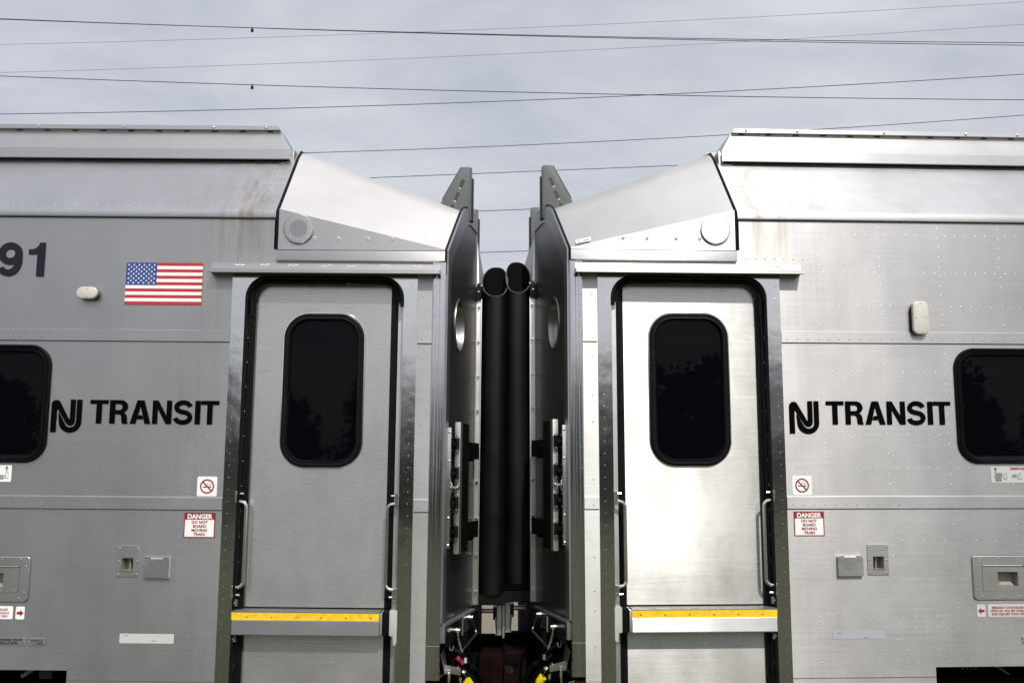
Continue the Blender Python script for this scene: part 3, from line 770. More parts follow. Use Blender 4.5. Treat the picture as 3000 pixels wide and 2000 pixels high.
    def sec(z0, zfront, zback, grow=1.0, inner=False):
        out = []
        for j in range(nn):
            a = 2 * PI * j / nn
            ca, sa = math.cos(a), math.sin(a); sq = lambda v, p: math.copysign(abs(v) ** p, v)
            u = cu_ + hu * grow * (sq(ca, 0.62) if ca < 0 else ca); y = cy_ + 0.090 * grow * sa
            t = (math.sin(a) + 1) / 2
            zz = zfront + (zback - zfront) * t if zfront is not None else z0
            out.append(mb.P(u, y, zz))
        return out
    zf, zk = (1.050, 1.262) if left else (1.056, 1.278)
    levels = [sec(0, -0.70 if left else -0.655, -0.68)] + [sec(z, None, None) for z in (-0.4, 0.1, 0.6, 1.0)] + [sec(0, zf, zk)]
    for a, b in zip(levels, levels[1:]):
        for j in range(nn): mb.face([a[j], a[(j + 1) % nn], b[(j + 1) % nn], b[j]], 0)
    rim = sec(0, zf, zk, 0.91, True)
    rim0 = sec(0, zf + 0.003, zk + 0.003, 0.955, True)
    for j in range(nn):
        mb.face([levels[-1][j], levels[-1][(j + 1) % nn], rim0[(j + 1) % nn], rim0[j]], 2); mb.face([rim0[j], rim0[(j + 1) % nn], rim[(j + 1) % nn], rim[j]], 2)
    inn = [rim] + [sec(z, None, None, 0.91, True) for z in (0.9, 0.2)]
    for a, b in zip(inn, inn[1:]):
        for j in range(nn): mb.face([a[j], a[(j + 1) % nn], b[(j + 1) % nn], b[j]], 1)
    mb.face(inn[-1], 1)
    mb.build('diaphragm_tube', ['tube', 'tubein', 'rim'], root)
    mb = MB()
    mb.prism([(0.206, 1.085), (0.190, 1.125), (0.174, 1.125), (0.168, 1.100), (0.168, 1.03), (0.206, 1.015)], 0.63, 0.76)
    mb.cyl((0.175, 0.635, 1.105), (0.160, 0.635, 1.105), 0.012, 8, 1); mb.cyl((0.185, 0.62, 1.07), (0.185, 0.63, 1.07), 0.008, 6, 1)
    mb.build('tube_clamp', ['black', 'chrome'], root, bevel=0.002)
    # ---- slotted gussets on the roof
    for yg in (0.45, 1.40):
        mb = MB(); o_ = [(0.238, 1.46), (0.238, 1.779), (0.242, 1.785), (0.285, 1.785), (0.292, 1.779), (0.397, 1.588), (0.44, 1.50), (0.44, 1.46)]
        mb.prism(o_, yg, yg + 0.012)
        mb.box(0.228, 0.2379, yg - 0.004, yg + 0.07, 1.46, 1.782, 0, 0.003)
        mb.box(0.216, 0.2275, yg + 0.012, yg + 0.05, 1.46, 1.72, 1, 0.002)
        mb.prism([(0.2905, 1.783), (0.296, 1.783), (0.401, 1.590), (0.397, 1.586)], yg - 0.003, yg + 0.016)
        gs = mb.build('slotted_gusset', ['green_grey', 'black'], root, bevel=0.0015)
        for cu2, cz2 in ((0.287, 1.680), (0.316, 1.602), (0.345, 1.53)):
            d_ = Vector((-0.42, 1.0)).normalized(); n_ = Vector((d_.y, -d_.x)); hl, w_ = 0.024, 0.0095
            def slot(w2): return [(Vector((cu2, cz2)) + d_ * hl * sg + (d_ * math.sin(R(a)) * sg + n_ * math.cos(R(a)) * sg) * w2) for sg in (1, -1) for a in range(0, 181, 30)]
            mb = MB(); ou = slot(w_ + 0.003); inn_ = slot(w_)
            a_ = [mb.P(p.x, yg - 0.0005, p.y) for p in ou]; b_ = [mb.P(p.x, yg - 0.0015, p.y) for p in inn_]
            for k in range(len(ou)): mb.face([a_[k], a_[(k + 1) % len(ou)], b_[(k + 1) % len(ou)], b_[k]], 0)
            mb.flat([(p.x, p.y) for p in inn_], yg - 0.001, 1); mb.flat([(cu2 + 0.010 + n_.x * q, cz2 - 0.024 + n_.y * q + r_) for q, r_ in ((-0.008, -0.006), (0.008, -0.006), (0.008, 0.004), (-0.008, 0.004))], yg - 0.0014, 2)
            mb.build('slot', ['green_grey', 'slotdark', 'grey'], gs)
    # ---- bar and hinges on the end sheet
    def eb(mb, s0, s1, h0, h1, z0, z1, m=0):
        mb.hexa([E(s0, h0, z0), E(s0, h1, z0), E(s1, h1, z0), E(s1, h0, z0), E(s0, h0, z1), E(s0, h1, z1), E(s1, h1, z1), E(s1, h0, z1)], m)
    mb = MB(); eb(mb, 0.105, 0.150, 0.033, 0.064, -0.425, 0.268); spring = mb.build('spring_channel', 'strip', root, bevel=0.004)
    mb = MB(); eb(mb, 0.151, 0.305, 0.036, 0.062, -0.420, 0.264)
    for z in (0.235, 0.03, -0.18, -0.395):
        for s in (0.19, 0.26): mb.dome(*E(s, 0.062, z), 0.006, 0.003, (qd.x, qd.y, 0), 8, 1)
    mb.build('channel_bar', ['black', 'seal_shade_grey'], spring, bevel=0.002)
    for za_, zb_ in ((0.168, 0.075), (-0.268, -0.362)):
        mb = MB(); eb(mb, 0.306, 0.56, 0.030, 0.060, zb_, za_); eb(mb, 0.40, 0.46, 0.035, 0.055, zb_ - 0.012, zb_, 0)
        mb.build('support_arm', ['black'], spring, bevel=0.003)
    mb = MB(); eb(mb, 0.022, 0.030, 0.004, 0.034, -0.39, 0.235); eb(mb, 0.034, 0.10, 0.006, 0.012, -0.385, 0.23, 1)  # second slab, in black, is painted shadow behind the hinges
    for z in (0.21, 0.06, -0.235, -0.375): mb.dome(*E(0.022, 0.026, z), 0.008, 0.008, (0, -1, 0), 8, 0)
    mb.build('hinge_plate_and_shade', ['bright', 'black'], spring, bevel=0.001)
    for z in (0.150, -0.005, -0.158, -0.310):
        mb = MB()
        for s, h in ((0.055, 0.020), (0.088, 0.050)):
            mb.cyl(E(s, h, z - 0.030), E(s, h, z + 0.030), 0.0125, 12, 0)
            mb.cyl(E(s, h, z + 0.031), E(s, h, z + 0.036), 0.014, 12, 1); mb.cyl(E(s, h, z - 0.036), E(s, h, z - 0.031), 0.014, 12, 1)
            mb.cyl(E(s, h, z - 0.046), E(s, h, z + 0.044), 0.0045, 8, 1)
        eb(mb, 0.050, 0.095, 0.016, 0.054, z - 0.006, z + 0.010, 2)
        mb.build('hinge', ['black', 'bright', 'black'], spring)
    mb = MB(); mb.tube([E(0.05, 0.014, -0.03), E(0.05, 0.034, -0.06), E(0.05, 0.034, -0.10), E(0.05, 0.014, -0.13)], 0.004, 6)
    mb.cyl(E(0.05, 0.024, -0.078), E(0.09, 0.060, -0.078), 0.007, 8); mb.dome(*E(0.085, 0.056, -0.078), 0.012, 0.01, (0, -1, 0), 8); mb.dome(*E(0.05, 0.028, -0.078), 0.010, 0.01, (0, -1, 0), 8)
    mb.build('turnbuckle', 'bright', spring)
    # ---- step bracket under the end sheet
    mb = MB()
    mb.hexa([E(0.012, -0.012, -0.868), E(0.012, 0.020, -0.868), E(0.63, 0.032, -0.868), E(0.63, -0.012, -0.868), E(0.012, -0.012, -0.7715), E(0.012, 0.020, -0.7715), E(0.63, 0.032, -0.7715), E(0.63, -0.012, -0.7715)])
    stp = mb.build('step_bracket', 'green_grey', root, bevel=0.004)
    mb = MB(); mb.hexa([E(0.022, 0.022, -0.890), E(0.022, 0.026, -0.890), E(0.62, 0.038, -0.860), E(0.62, 0.033, -0.860), E(0.022, 0.022, -0.785), E(0.022, 0.026, -0.785), E(0.62, 0.038, -0.782), E(0.62, 0.033, -0.782)])
    for i in range(4):
        for j in range(6): mb.dome(*E(0.36 + 0.028 * i, 0.034, -0.80 - 0.012 * j), 0.0035, 0.0015, (qd.x, qd.y, 0), 6, 1)
    eb(mb, 0.33, 0.336, 0.027, 0.037, -0.875, -0.79, 2)
    mb.build('side_plate', ['black', 'seal_shade_grey', 'strip'], stp)
    mb = MB()
    mb.tube([E(0.17, 0.046, -0.822), E(0.165, 0.050, -0.85), E(0.19, 0.062, -0.920), E(0.205, 0.066, -0.935), E(0.225, 0.067, -0.930), E(0.50, 0.068, -0.895), E(0.515, 0.066, -0.885), E(0.515, 0.060, -0.87), E(0.45, 0.050, -0.79)], 0.0075, 8)
    for s, z in ((0.17, -0.822), (0.45, -0.795)):
        mb.cyl(E(s, 0.028, z), E(s, 0.064, z), 0.011, 8); mb.cyl(E(s, 0.040, z), E(s, 0.048, z), 0.015, 8)
    mb.build('handle', 'bright', stp)
    # ---- buffer plates in the middle of the gap
    mb = MB()
    mb.box(0.030, 0.062, 0.88, 0.99, -0.965, -0.785, 0, 0.004)
    mb.box(0.014, 0.028, 0.86, 1.02, -0.975, -0.705, 0, 0.002)
    mb.prism([(0.030, -0.72), (0.030, -0.781), (0.072, -0.781)], 0.90, 0.912)
    mb.box(0.030, 0.090, 0.87, 0.99, -0.7845, -0.778, 0, 0.001)
    bf = mb.build('buffer_plate', 'seal_shade_grey' if False else 'strip', root)
    mb = MB(); mb.prism([(0.063, -0.86), (0.074, -0.86), (0.066, -0.962), (0.063, -0.962)], 0.89, 0.98); mb.box(0.063, 0.084, 0.90, 0.99, -0.875, -0.80, 1); mb.build('wear_pad', ['beige', 'black'], bf)
    mb = MB(); mb.cyl((0.063, 0.93, -0.826), (0.165, 0.93, -0.826), 0.014, 10); mb.build('buffer_rod', 'plate', bf)
    mb = MB(); mb.box(0.148, 0.175, 0.70, 0.80, -0.850, -0.765, 0, 0.004)
    for k in range(4): mb.cyl((0.152, 0.70, -0.845 + 0.024 * k), (0.152, 0.69, -0.845 + 0.024 * k), 0.006, 6, 0)
    mb.box(0.158, 0.170, 0.690, 0.70, -0.84, -0.775, 0)
    mb.build('rod_bracket', 'black', root)
    mb = MB(); mb.box(0.010, 0.203, 0.69, 1.0, -0.762, -0.700); mb.prism([(0.012, -0.70), (0.20, -0.70), (0.17, -0.66), (0.05, -0.60), (0.012, -0.59)], 0.78, 0.95); mb.build('gangway_plate', 'black', root)
    # ---- underframe and coupler
    mb = MB()
    mb.box(0.345, UE, 0.30, 2.8, -1.55, -0.86)
    mb.box(0.215, 0.340, 0.33, 2.8, -1.55, -0.875)
    mb.box(0.010, 0.212, 1.02, 1.10, -1.5, -0.985)
    mb.box(0.42, UE, 0.12, 0.29, -1.55, -1.10)
    mb.build('underframe', 'void', root)
    mb = MB()
    mb.box(0.012, 0.16, 0.72, 1.0, -1.5, -1.045, 0, 0.012)
    mb.box(0.03, 0.10, 0.70, 0.719, -1.115, -1.065, 1, 0.004) if not left else mb.box(0.09, 0.16, 0.70, 0.719, -1.2, -1.06, 0, 0.006)
    if not left:
        yv = 0.699
        for st_ in ([(0.020, -1.127), (0.060, -1.131)], [(0.034, -1.131), (0.033, -1.160)], [(0.044, -1.145), (0.050, -1.160)], [(0.056, -1.139), (0.066, -1.139), (0.064, -1.160), (0.055, -1.158), (0.056, -1.139)]):
            mb.stroke(st_, 0.002, 0.6985, 2)
        mb.box(0.014, 0.075, 0.70, 0.7195, -1.4, -1.117, 0, 0.003)
    mb.build('coupler', ['redpaint', 'void', 'chalk'], root)
    # ---- angle cock, tag and hoses
    mb = MB()
    k = 1.0
    mb.hexa([(0.318, 0.20, -1.048), (0.318, 0.25, -1.048), (0.236, 0.25, -1.062), (0.236, 0.20, -1.062), (0.318, 0.20, -1.006), (0.318, 0.25, -1.006), (0.236, 0.25, -1.028), (0.236, 0.20, -1.028)])
    mb.cyl((0.300, 0.19, -1.045), (0.300, 0.21, -1.045), 0.015, 12); mb.dome(0.300, 0.188, -1.045, 0.006, 0.003, seg=8, m=1)
    mb.tube([(0.300, 0.195, -1.05), (0.300, 0.19, -1.08), (0.304, 0.185, -1.16)], 0.01, 8, 0, True, [0.013, 0.010, 0.007])
    mb.box(0.247, 0.255, 0.205, 0.235, -1.024, -1.017, 2); 
    cock = mb.build('angle_cock', ['bright', 'void', 'tagred'], root, bevel=0.003)
    mb = MB(); mb.cyl((0.236, 0.225, -1.046), (0.215, 0.225, -1.050), 0.010, 10, 1); mb.tube([(0.222, 0.22, -1.050), (0.214, 0.22, -1.045), (0.205, 0.22, -1.043)], 0.01, 10, 0, True, [0.020, 0.016, 0.004]); mb.build('nozzle', ['chrome', 'black'], cock)
    mb = MB(); mb.prism([(0.243, -1.068), (0.231, -1.072), (0.228, -1.09), (0.236, -1.105), (0.243, -1.09)], 0.20, 0.206); mb.build('cock_lever', 'bright', cock)
    mb = MB(); mb.cyl((0.29, 0.26, -1.075), (0.22, 0.28, -1.09), 0.024, 12); mb.build('brake_pipe', 'redpaint', root)
    mb = MB(); mb.tube([(0.240, 0.28, -1.075), (0.215, 0.30, -1.078), (0.18, 0.33, -1.10), (0.14, 0.38, -1.17), (0.12, 0.4, -1.3)], 0.020, 12); mb.build('air_hose', 'rubber', root)
    mb = MB()
    pth = [(0.20, 0.36, -1.045), (0.17, 0.38, -1.06), (0.145, 0.41, -1.09), (0.12, 0.46, -1.16), (0.11, 0.5, -1.3)]
    mb.tube(pth, 0.014, 10)
    for k in range(16):
        t = k / 15 * 3.0; i = int(min(t, 2.999)); q_ = Vector(pth[i]).lerp(Vector(pth[i + 1]), t - i); q3 = Vector(pth[i + 1]) - Vector(pth[i]); q3.normalize()
        mb.cyl(tuple(q_ - q3 * 0.003), tuple(q_ + q3 * 0.003), 0.0165, 10)
    mb.build('ribbed_conduit', 'rubber', root)
    mb = MB(); mb.tube([(0.205, 0.25, -1.095), (0.19, 0.26, -1.115), (0.185, 0.27, -1.15)], 0.0225, 10); mb.build('yellow_sleeve', 'tape', root)
    mb = MB(); mb.tube([(0.28, 0.30, -0.94), (0.24, 0.31, -0.97), (0.205, 0.33, -1.01), (0.20, 0.34, -1.03)], 0.012, 8, 0); mb.cyl((0.262, 0.295, -0.985), (0.228, 0.305, -1.02), 0.013, 10, 1 if left else 0); mb.box(0.208, 0.222, 0.28, 0.285, -1.012, -0.985, 2)
    mb.build('cable', ['black', 'tagred', 'grey'], root)
    mb = MB(); mb.tube([(0.293, 0.13, -0.86), (0.294, 0.13, -0.90), (0.289, 0.13, -0.920), (0.280, 0.13, -0.922), (0.274, 0.13, -0.912), (0.272, 0.13, -0.897)], 0.0045, 8); mb.build('cable_hook', 'seal_shade_grey', root)
    mb = MB()       # bent carrier plates beside the cock
    mb.poly([(0.333, 0.06, -0.93), (0.312, 0.10, -1.04), (0.312, 0.30, -1.04), (0.333, 0.30, -0.93)])
    mb.poly([(0.345, 0.06, -1.055), (0.312, 0.08, -1.03), (0.312, 0.30, -1.03), (0.345, 0.30, -1.055)])
    mb.poly([(0.350, 0.05, -1.075), (0.318, 0.05, -1.085), (0.316, 0.05, -1.6), (0.322, 0.05, -1.6), (0.324, 0.05, -1.09), (0.350, 0.05, -1.08)], 0)
    mb.box(0.345, 0.50, 0.015, 0.08, -1.094, -1.082); mb.box(0.33, 0.50, 0.03, 0.10, -1.3, -1.096, 1)
    mb.cyl((0.375, 0.028, -1.105), (0.375, 0.03, -1.105), 0.008, 10, 1)
    mb.build('carrier_plate', ['strip', 'void'], root)
    # ---- side window
    mb = MB(); a, b, c, d = win
    mb.sweep_rr(a, b, c, d, 0.115, [(-0.002, 0.0), (0.001, -0.012), (0.007, -0.016), (0.013, -0.010), (0.016, -0.014), (0.021, -0.010), (0.024, -0.013), (0.030, -0.009), (0.032, -0.011), (0.040, -0.004), (0.042, 0.012)], 0, 12)
    sw = mb.build('side_window', ['rubber'], root, sharp=60)
    mb = MB(); mb.flat(rrect(a + 0.038, b - 0.038, c + 0.038, d - 0.038, 0.08, 12), 0.008); mb.build('window_pane', 'glass', sw)
    # ---- underfloor equipment bay
    mb = MB()
    i0 = [(2.234, -1.017), (UE, -1.017), (UE, -1.6), (2.234, -1.6)]
    aa = [mb.P(u, 0.0, z) for u, z in i0]; bb = [mb.P(u, 0.45, z) for u, z in i0]
    for k in range(4): mb.face([aa[k], bb[k], bb[(k + 1) % 4], aa[(k + 1) % 4]])
    mb.face(bb)
    bay = mb.build('equipment_bay', 'void', root)
    mb = MB()
    if left:
        mb.cyl((2.56, 0.2, -1.09), (2.50, 0.22, -1.05), 0.012, 10, 0); mb.box(2.40, 2.47, 0.2, 0.22, -1.2, -1.055, 1, 0.004)
        mb.build('valve', ['grey', 'seal_shade_grey'], bay)
    else:
        mb.box(2.47, 2.56, 0.2, 0.21, -1.075, -1.048, 0, 0.004); mb.text('HT', 0.045, 2.485, -1.07, 0.198, m=1, off=0.003)
        mb.build('tag_plate', ['seal_shade_grey', 'void'], bay)
        mb = MB(); mb.tube([(2.62, 0.2, -1.045), (2.68, 0.21, -1.062), (2.74, 0.22, -1.10)], 0.006, 8); mb.build('cable', 'inner', bay)
    # ---- hatch with a finger opening (cropped by the picture's edge)
    mb = MB()
    def plate_hole(outer_, hole, y, th, m=0, r_=0.012):
        (a, b, c, d), (e, f, g, h) = outer_, hole
        us_ = [a, e, f, b]; zs_ = [c, g, h, d]
        mb.grid(us_, zs_, y - th, [hole])
        for (p, q_) in (((a, c), (b, c)), ((b, c), (b, d)), ((b, d), (a, d)), ((a, d), (a, c))): mb.poly([(p[0], y - th, p[1]), (q_[0], y - th, q_[1]), (q_[0], y, q_[1]), (p[0], y, p[1])], m)
        for (p, q_) in (((e, g), (f, g)), ((f, g), (f, h)), ((f, h), (e, h)), ((e, h), (e, g))): mb.poly([(p[0], y - th, p[1]), (q_[0], y - th, q_[1]), (q_[0], y + 0.001, q_[1]), (p[0], y + 0.001, p[1])], m)
    mb.sweep_rr(hatch_u0, hatch_u1, hz0, hz1, 0.018, [(-0.004, -0.0005), (-0.004, -0.002), (0.0, -0.002)], 2, 5)
    mb.sweep_rr(hatch_u0, hatch_u1, hz0, hz1, 0.016, [(0.0, 0.0), (0.0, -0.004), (0.003, -0.0065)], 0, 5)
    rr_ = rrect(hatch_u0 + 0.003, hatch_u1 - 0.003, hz0 + 0.003, hz1 - 0.003, 0.013, 5)
    # frame area as four strips
    L_, Rr, B_, T_ = 2.5075, 2.7355, -0.632, -0.497
    mb.flat([(hatch_u0 + 0.003, hz0 + 0.016), (hatch_u0 + 0.016, hz0 + 0.003), (hatch_u1 - 0.003, hz0 + 0.003), (hatch_u1 - 0.003, B_), (hatch_u0 + 0.003, B_)], -0.0065)
    mb.flat([(hatch_u0 + 0.003, T_), (hatch_u1 - 0.003, T_), (hatch_u1 - 0.003, hz1 - 0.003), (hatch_u0 + 0.016, hz1 - 0.003), (hatch_u0 + 0.003, hz1 - 0.016)], -0.0065)
    mb.grid([hatch_u0 + 0.003, L_], [B_, T_], -0.0065); mb.grid([Rr, hatch_u1 - 0.003], [B_, T_], -0.0065)
    for u, z in ((2.505, -0.466), (2.605, -0.466), (2.705, -0.466), (2.478, -0.500), (2.480, -0.630), (2.505, -0.661), (2.605, -0.661), (2.71, -0.661)): mb.dome(u, -0.0065, z, 0.0055, 0.003, seg=8, m=3)
    ht = mb.build('hatch', ['plate', 'void', 'seal_shade_grey', 'bright'], root)
    mb = MB(); plate_hole((L_ + 0.001, Rr - 0.001, B_ + 0.001, T_ - 0.012), (2.590, 2.699, -0.607, -0.534), -0.004, 0.004)
    mb.box(L_, Rr, -0.003, 0.0, T_ - 0.008, T_, 1); mb.cyl((L_ + 0.004, -0.006, T_ - 0.004), (Rr - 0.004, -0.006, T_ - 0.004), 0.003, 8, 2)
    for u in (2.525, 2.582, 2.640, 2.698): mb.dome(u, -0.008, -0.519, 0.0035, 0.002, m=2)
    for u in (2.528, 2.565, 2.600, 2.637, 2.672, 2.706): mb.dome(u, -0.008, -0.624, 0.0045, 0.003, m=2)
    mb.build('flap', ['plate', 'void', 'bright'], ht)
    mb = MB()
    def cup(u0, u1, z0, z1, dep):
        q_ = [(u0, z0), (u1, z0), (u1, z1), (u0, z1)]
        aa = [mb.P(u, 0.0, z) for u, z in q_]; bb = [mb.P(u, dep, z) for u, z in q_]
        for k in range(4): mb.face([aa[k], bb[k], bb[(k + 1) % 4], aa[(k + 1) % 4]])
        mb.face(bb)
    cup(2.588, 2.705, -0.608, -0.533, 0.05)
    mb.prism([(2.60, -0.606), (2.69, -0.606), (2.672, -0.588), (2.62, -0.588)], 0.02, 0.03)
    mb.build('finger_well', 'inner', ht)
    # ---- recess plate
    mb = MB(); plate_hole((1.896, 2.008, -0.546, -0.390), (1.925, 1.983, -0.515, -0.452), 0.0, 0.005)
    for u in (1.905, 1.999):
        for z in (-0.403, -0.470, -0.535): mb.dome(u, -0.005, z, 0.0055, 0.0035, seg=8, m=1)
    for p, q_ in (((1.921, -0.519), (1.987, -0.5155)),): mb.box(p[0], q_[0], -0.008, -0.005, p[1], q_[1], 1)
    rp = mb.build('recess_plate', ['plate', 'bright'], root)
    mb = MB(); cup(1.925, 1.983, -0.516, -0.452, 0.06); mb.box(1.948, 1.952, 0.02, 0.055, -0.515, -0.453); mb.box(1.935, 1.965, 0.03, 0.05, -0.470, -0.455, 0); mb.build('recess', 'inner', rp)
    # ---- cover flap
    mb = MB(); mb.extr([(0.0, -0.450), (-0.016, -0.450), (-0.020, -0.455), (-0.022, -0.549), (-0.020, -0.551), (0.0, -0.551)], 1.733, 1.866, 0, True)
    for u in (1.745, 1.84): mb.box(u - 0.010, u + 0.022, -0.021, -0.012, -0.452, -0.448, 1)
    for u in (1.757, 1.835): mb.dome(u, -0.0205, -0.464, 0.004, 0.002, seg=8, m=1)
    mb.build('cover_flap', ['flapsteel', 'bright'], root, sharp=15)
    # ---- lamp cover
    mb = MB()
    if left: a, b, c, d = 2.186, 2.298, 0.897, 0.962
    else: a, b, c, d = 2.192, 2.282, 0.722, 0.904
    rr2 = min(b - a, d - c) / 2 - 0.001
    if not left: rr2 *= 0.72
    mb.sweep_rr(a, b, c, d, rr2, [(0.004, 0.0), (0.004, -0.022)], 1, 10)
    rg = mb.sweep_rr(a, b, c, d, rr2, [(0.003, -0.020), (0.0, -0.024), (0.0, -0.034), (0.003, -0.040), (0.008, -0.042)], 0, 10)
    mb.face(rg[-1], 0)
    sc = [((a + b) / 2, d - 0.011), ((a + b) / 2, c + 0.011)] if left else [((a + b) / 2, d - 0.013), ((a + b) / 2 - 0.03, (c + d) / 2), ((a + b) / 2 + 0.03, (c + d) / 2), ((a + b) / 2, c + 0.013)]
    for u, z in sc: mb.dome(u, -0.042, z, 0.0045, 0.003, seg=8, m=2)
    mb.build('lamp_cover', ['beige', 'rubber', 'bright'], root)
    # ---- vinyl signs (flat films on the wall)
    yv = -0.0012; yt = -0.0024
    mb = MB(); logo(mb, -2.405 if left else 1.505, 0.364 if left else 0.363, -0.0045, 0.000602); mb.build('emblem', 'vinyl', root)
    mb = MB(); transit(mb, -2.200 if left else 1.707, 0.239, -0.0045); mb.build('operator_lettering', 'vinyl', root)
    def px(u): return side * u
    # danger sign
    x0, x1 = sorted((px(1.511), px(1.674))); z0, z1 = -0.3465, -0.2185
    mb = MB(); mb.flat([(x0, z0), (x1, z0), (x1, z1), (x0, z1)], yv, 0, True)
    mb.flat([(x0 + 0.006, z0 + 0.0055), (x1 - 0.006, z0 + 0.0055), (x1 - 0.006, z1 - 0.036), (x0 + 0.006, z1 - 0.036)], yv - 0.0006, 1, True)
    cx = (x0 + x1) / 2
    mb.text('DANGER', 0.0335, cx, z1 - 0.0305, yt, 'CENTER', 1, 0.0012, 0.95)
    for k, t in enumerate(('DO NOT', 'BOARD', 'MOVING', 'TRAIN')): mb.text(t, 0.0205, cx, z1 - 0.0555 - 0.0205 * k, yt, 'CENTER', 0, 0.0008, 1.0)
    mb.build('danger_sign', ['red', 'white'], root)
    # no smoking
    x0, x1 = sorted((px(1.5105), px(1.6145))); z0, z1 = -0.1335, -0.0315; cx, cz = (x0 + x1) / 2, (z0 + z1) / 2
    mb = MB(); mb.flat(rrect(x0, x1, z0, z1, 0.009, 5), yv, 0, True)
    mb.stroke([(cx + 0.0335 * math.cos(2 * PI * k / 40), cz + 0.0335 * math.sin(2 * PI * k / 40)) for k in range(40)], 0.0072, yv - 0.0012, 1, True)
    mb.flat([(cx - 0.023, cz - 0.0055), (cx + 0.022, cz - 0.0055), (cx + 0.022, cz - 0.0005), (cx - 0.023, cz - 0.0005)], yv - 0.0004, 2, True)
    mb.stroke([(cx + 0.021, cz + 0.001), (cx + 0.021, cz + 0.010), (cx + 0.015, cz + 0.012), (cx + 0.010, cz + 0.010)], 0.0016, yv - 0.0004, 2)
    mb.stroke([(cx + 0.016, cz + 0.002), (cx + 0.015, cz + 0.007), (cx + 0.008, cz + 0.008)] + arc(cx + 0.007, cz + 0.015, 0.007, 0.006, 250, 20, 8), 0.0014, yv - 0.0004, 2)
    mb.stroke([(cx - 0.0232, cz + 0.0232), (cx + 0.0232, cz - 0.0232)], 0.0075, yv - 0.0008, 1)
    mb.build('no_smoking_sign', ['white', 'red', 'vinyl'], root)
    # reflective strip
    x0, x1 = sorted((px(1.6955), px(1.9745)))
    mb = MB()
    if left: mb.flat(rrect(x0, x1, -0.879, -0.831, 0.005, 4), yv, 0, True)
    else: mb.flat([(x0, -0.871), (x1, -0.871), (x1, -0.828), (x0, -0.828)], yv, 2, True)
    for a0, zz in ((x0 + 0.022, -0.843), (x0 + 0.165, -0.868)):
        for k in range(3): mb.flat([(a0 + 0.008 * k, zz), (a0 + 0.006 + 0.008 * k, zz), (a0 + 0.006 + 0.008 * k, zz + 0.003), (a0 + 0.008 * k, zz + 0.003)], yv - 0.0006, 1, True)
    mb.build('reflective_strip', ['cream', 'seal_shade_grey', 'retro'], root)
    # window exit instructions
    mb = MB(); xa, xb = sorted((px(2.590), px(3.02)))
    mb.flat(rrect(xa, xb, -0.0685, 0.0175, 0.006, 4), yv, 0, True)
    def arrow_up(x, z0, z1):
        mb.flat([(x - 0.0028, z0), (x + 0.0028, z0), (x + 0.0028, z1 - 0.012), (x + 0.0095, z1 - 0.012), (x, z1), (x - 0.0095, z1 - 0.012), (x - 0.0028, z1 - 0.012)], yv - 0.0006, 1, True)
    arrow_up(px(2.6165), -0.0145, 0.0135)
    mb.text('EMERGENCY ACCESS', 0.0175, px(2.80) + (0.0 if left else 0.0), -0.0005 if not left else 0.001, yt, 'CENTER', 1, 0.0004, 1.22 if not left else 1.1)
    mb.text('REMOVAL INSTRUCTIONS', 0.0075, px(2.83), -0.010, yt, 'CENTER', 1, 0.0002, 1.3)
    def pictogram(x, z, f):
        mb.stroke([(x, z - 0.006), (x + f * 0.013, z), (x + f * 0.015, z - 0.036), (x, z - 0.026)], 0.0016, yv - 0.0006, 2, True)
        mb.stroke([(x - f * 0.006, z - 0.034), (x - f * 0.001, z - 0.027), (x + f * 0.003, z - 0.033)], 0.0013, yv - 0.0007, 2)
    if left:
        for j in range(7): mb.flat([(px(2.70), -0.0345 - 0.0036 * j), (px(2.632 - 0.006 * ((j * 5) % 3)), -0.0345 - 0.0036 * j), (px(2.632 - 0.006 * ((j * 5) % 3)), -0.0327 - 0.0036 * j), (px(2.70), -0.0327 - 0.0036 * j)], yv - 0.0006, 2, True)
        pictogram(px(2.6215), -0.018, 1)
    else:
        for i, xo in enumerate((0.0, 0.0975, 0.172)):
            mb.text(str(i + 1), 0.014, 2.603 + xo, -0.043, yt, 'LEFT', 3, 0.0003)
            ln = 10 if i == 0 else 4
            for j in range(ln):
                wd = 0.030 + 0.018 * rnd.random() if i == 0 else 0.014 + 0.014 * rnd.random()
                zz = (-0.0205 if i == 0 else -0.0275) - 0.0046 * j
                mb.flat([(2.612 + xo, zz), (2.612 + xo + wd, zz), (2.612 + xo + wd, zz + 0.0022), (2.612 + xo, zz + 0.0022)], yv - 0.0006, 2, True)
            pictogram(2.662 + xo * 0.80, -0.0195, 1)
    mb.build('window_exit_sign', ['white' if left else 'cream', 'red', 'navy', 'seal_shade_grey'], root)
    # emergency door release sign and its arrow
    mb = MB(); xa, xb = sorted((px(2.4705), px(2.5165))); mb.flat(rrect(xa, xb, -0.7655, -0.7015, 0.006, 4), yv, 0, True)
    cx = (xa + xb) / 2; f = 1 if left else -1
    mb.flat([(cx + f * 0.018, -0.7345), (cx, -0.718), (cx, -0.728), (cx - f * 0.0175, -0.728), (cx - f * 0.0175, -0.741), (cx, -0.741), (cx, -0.751)], yv - 0.0006, 1, True)
    mb.build('arrow_sign', ['white' if left else 'cream', 'red'], root)
    mb = MB(); xa, xb = sorted((px(2.5305), px(2.845))); mb.flat(rrect(xa, xb, -0.765, -0.7, 0.006, 4), yv, 0, True)
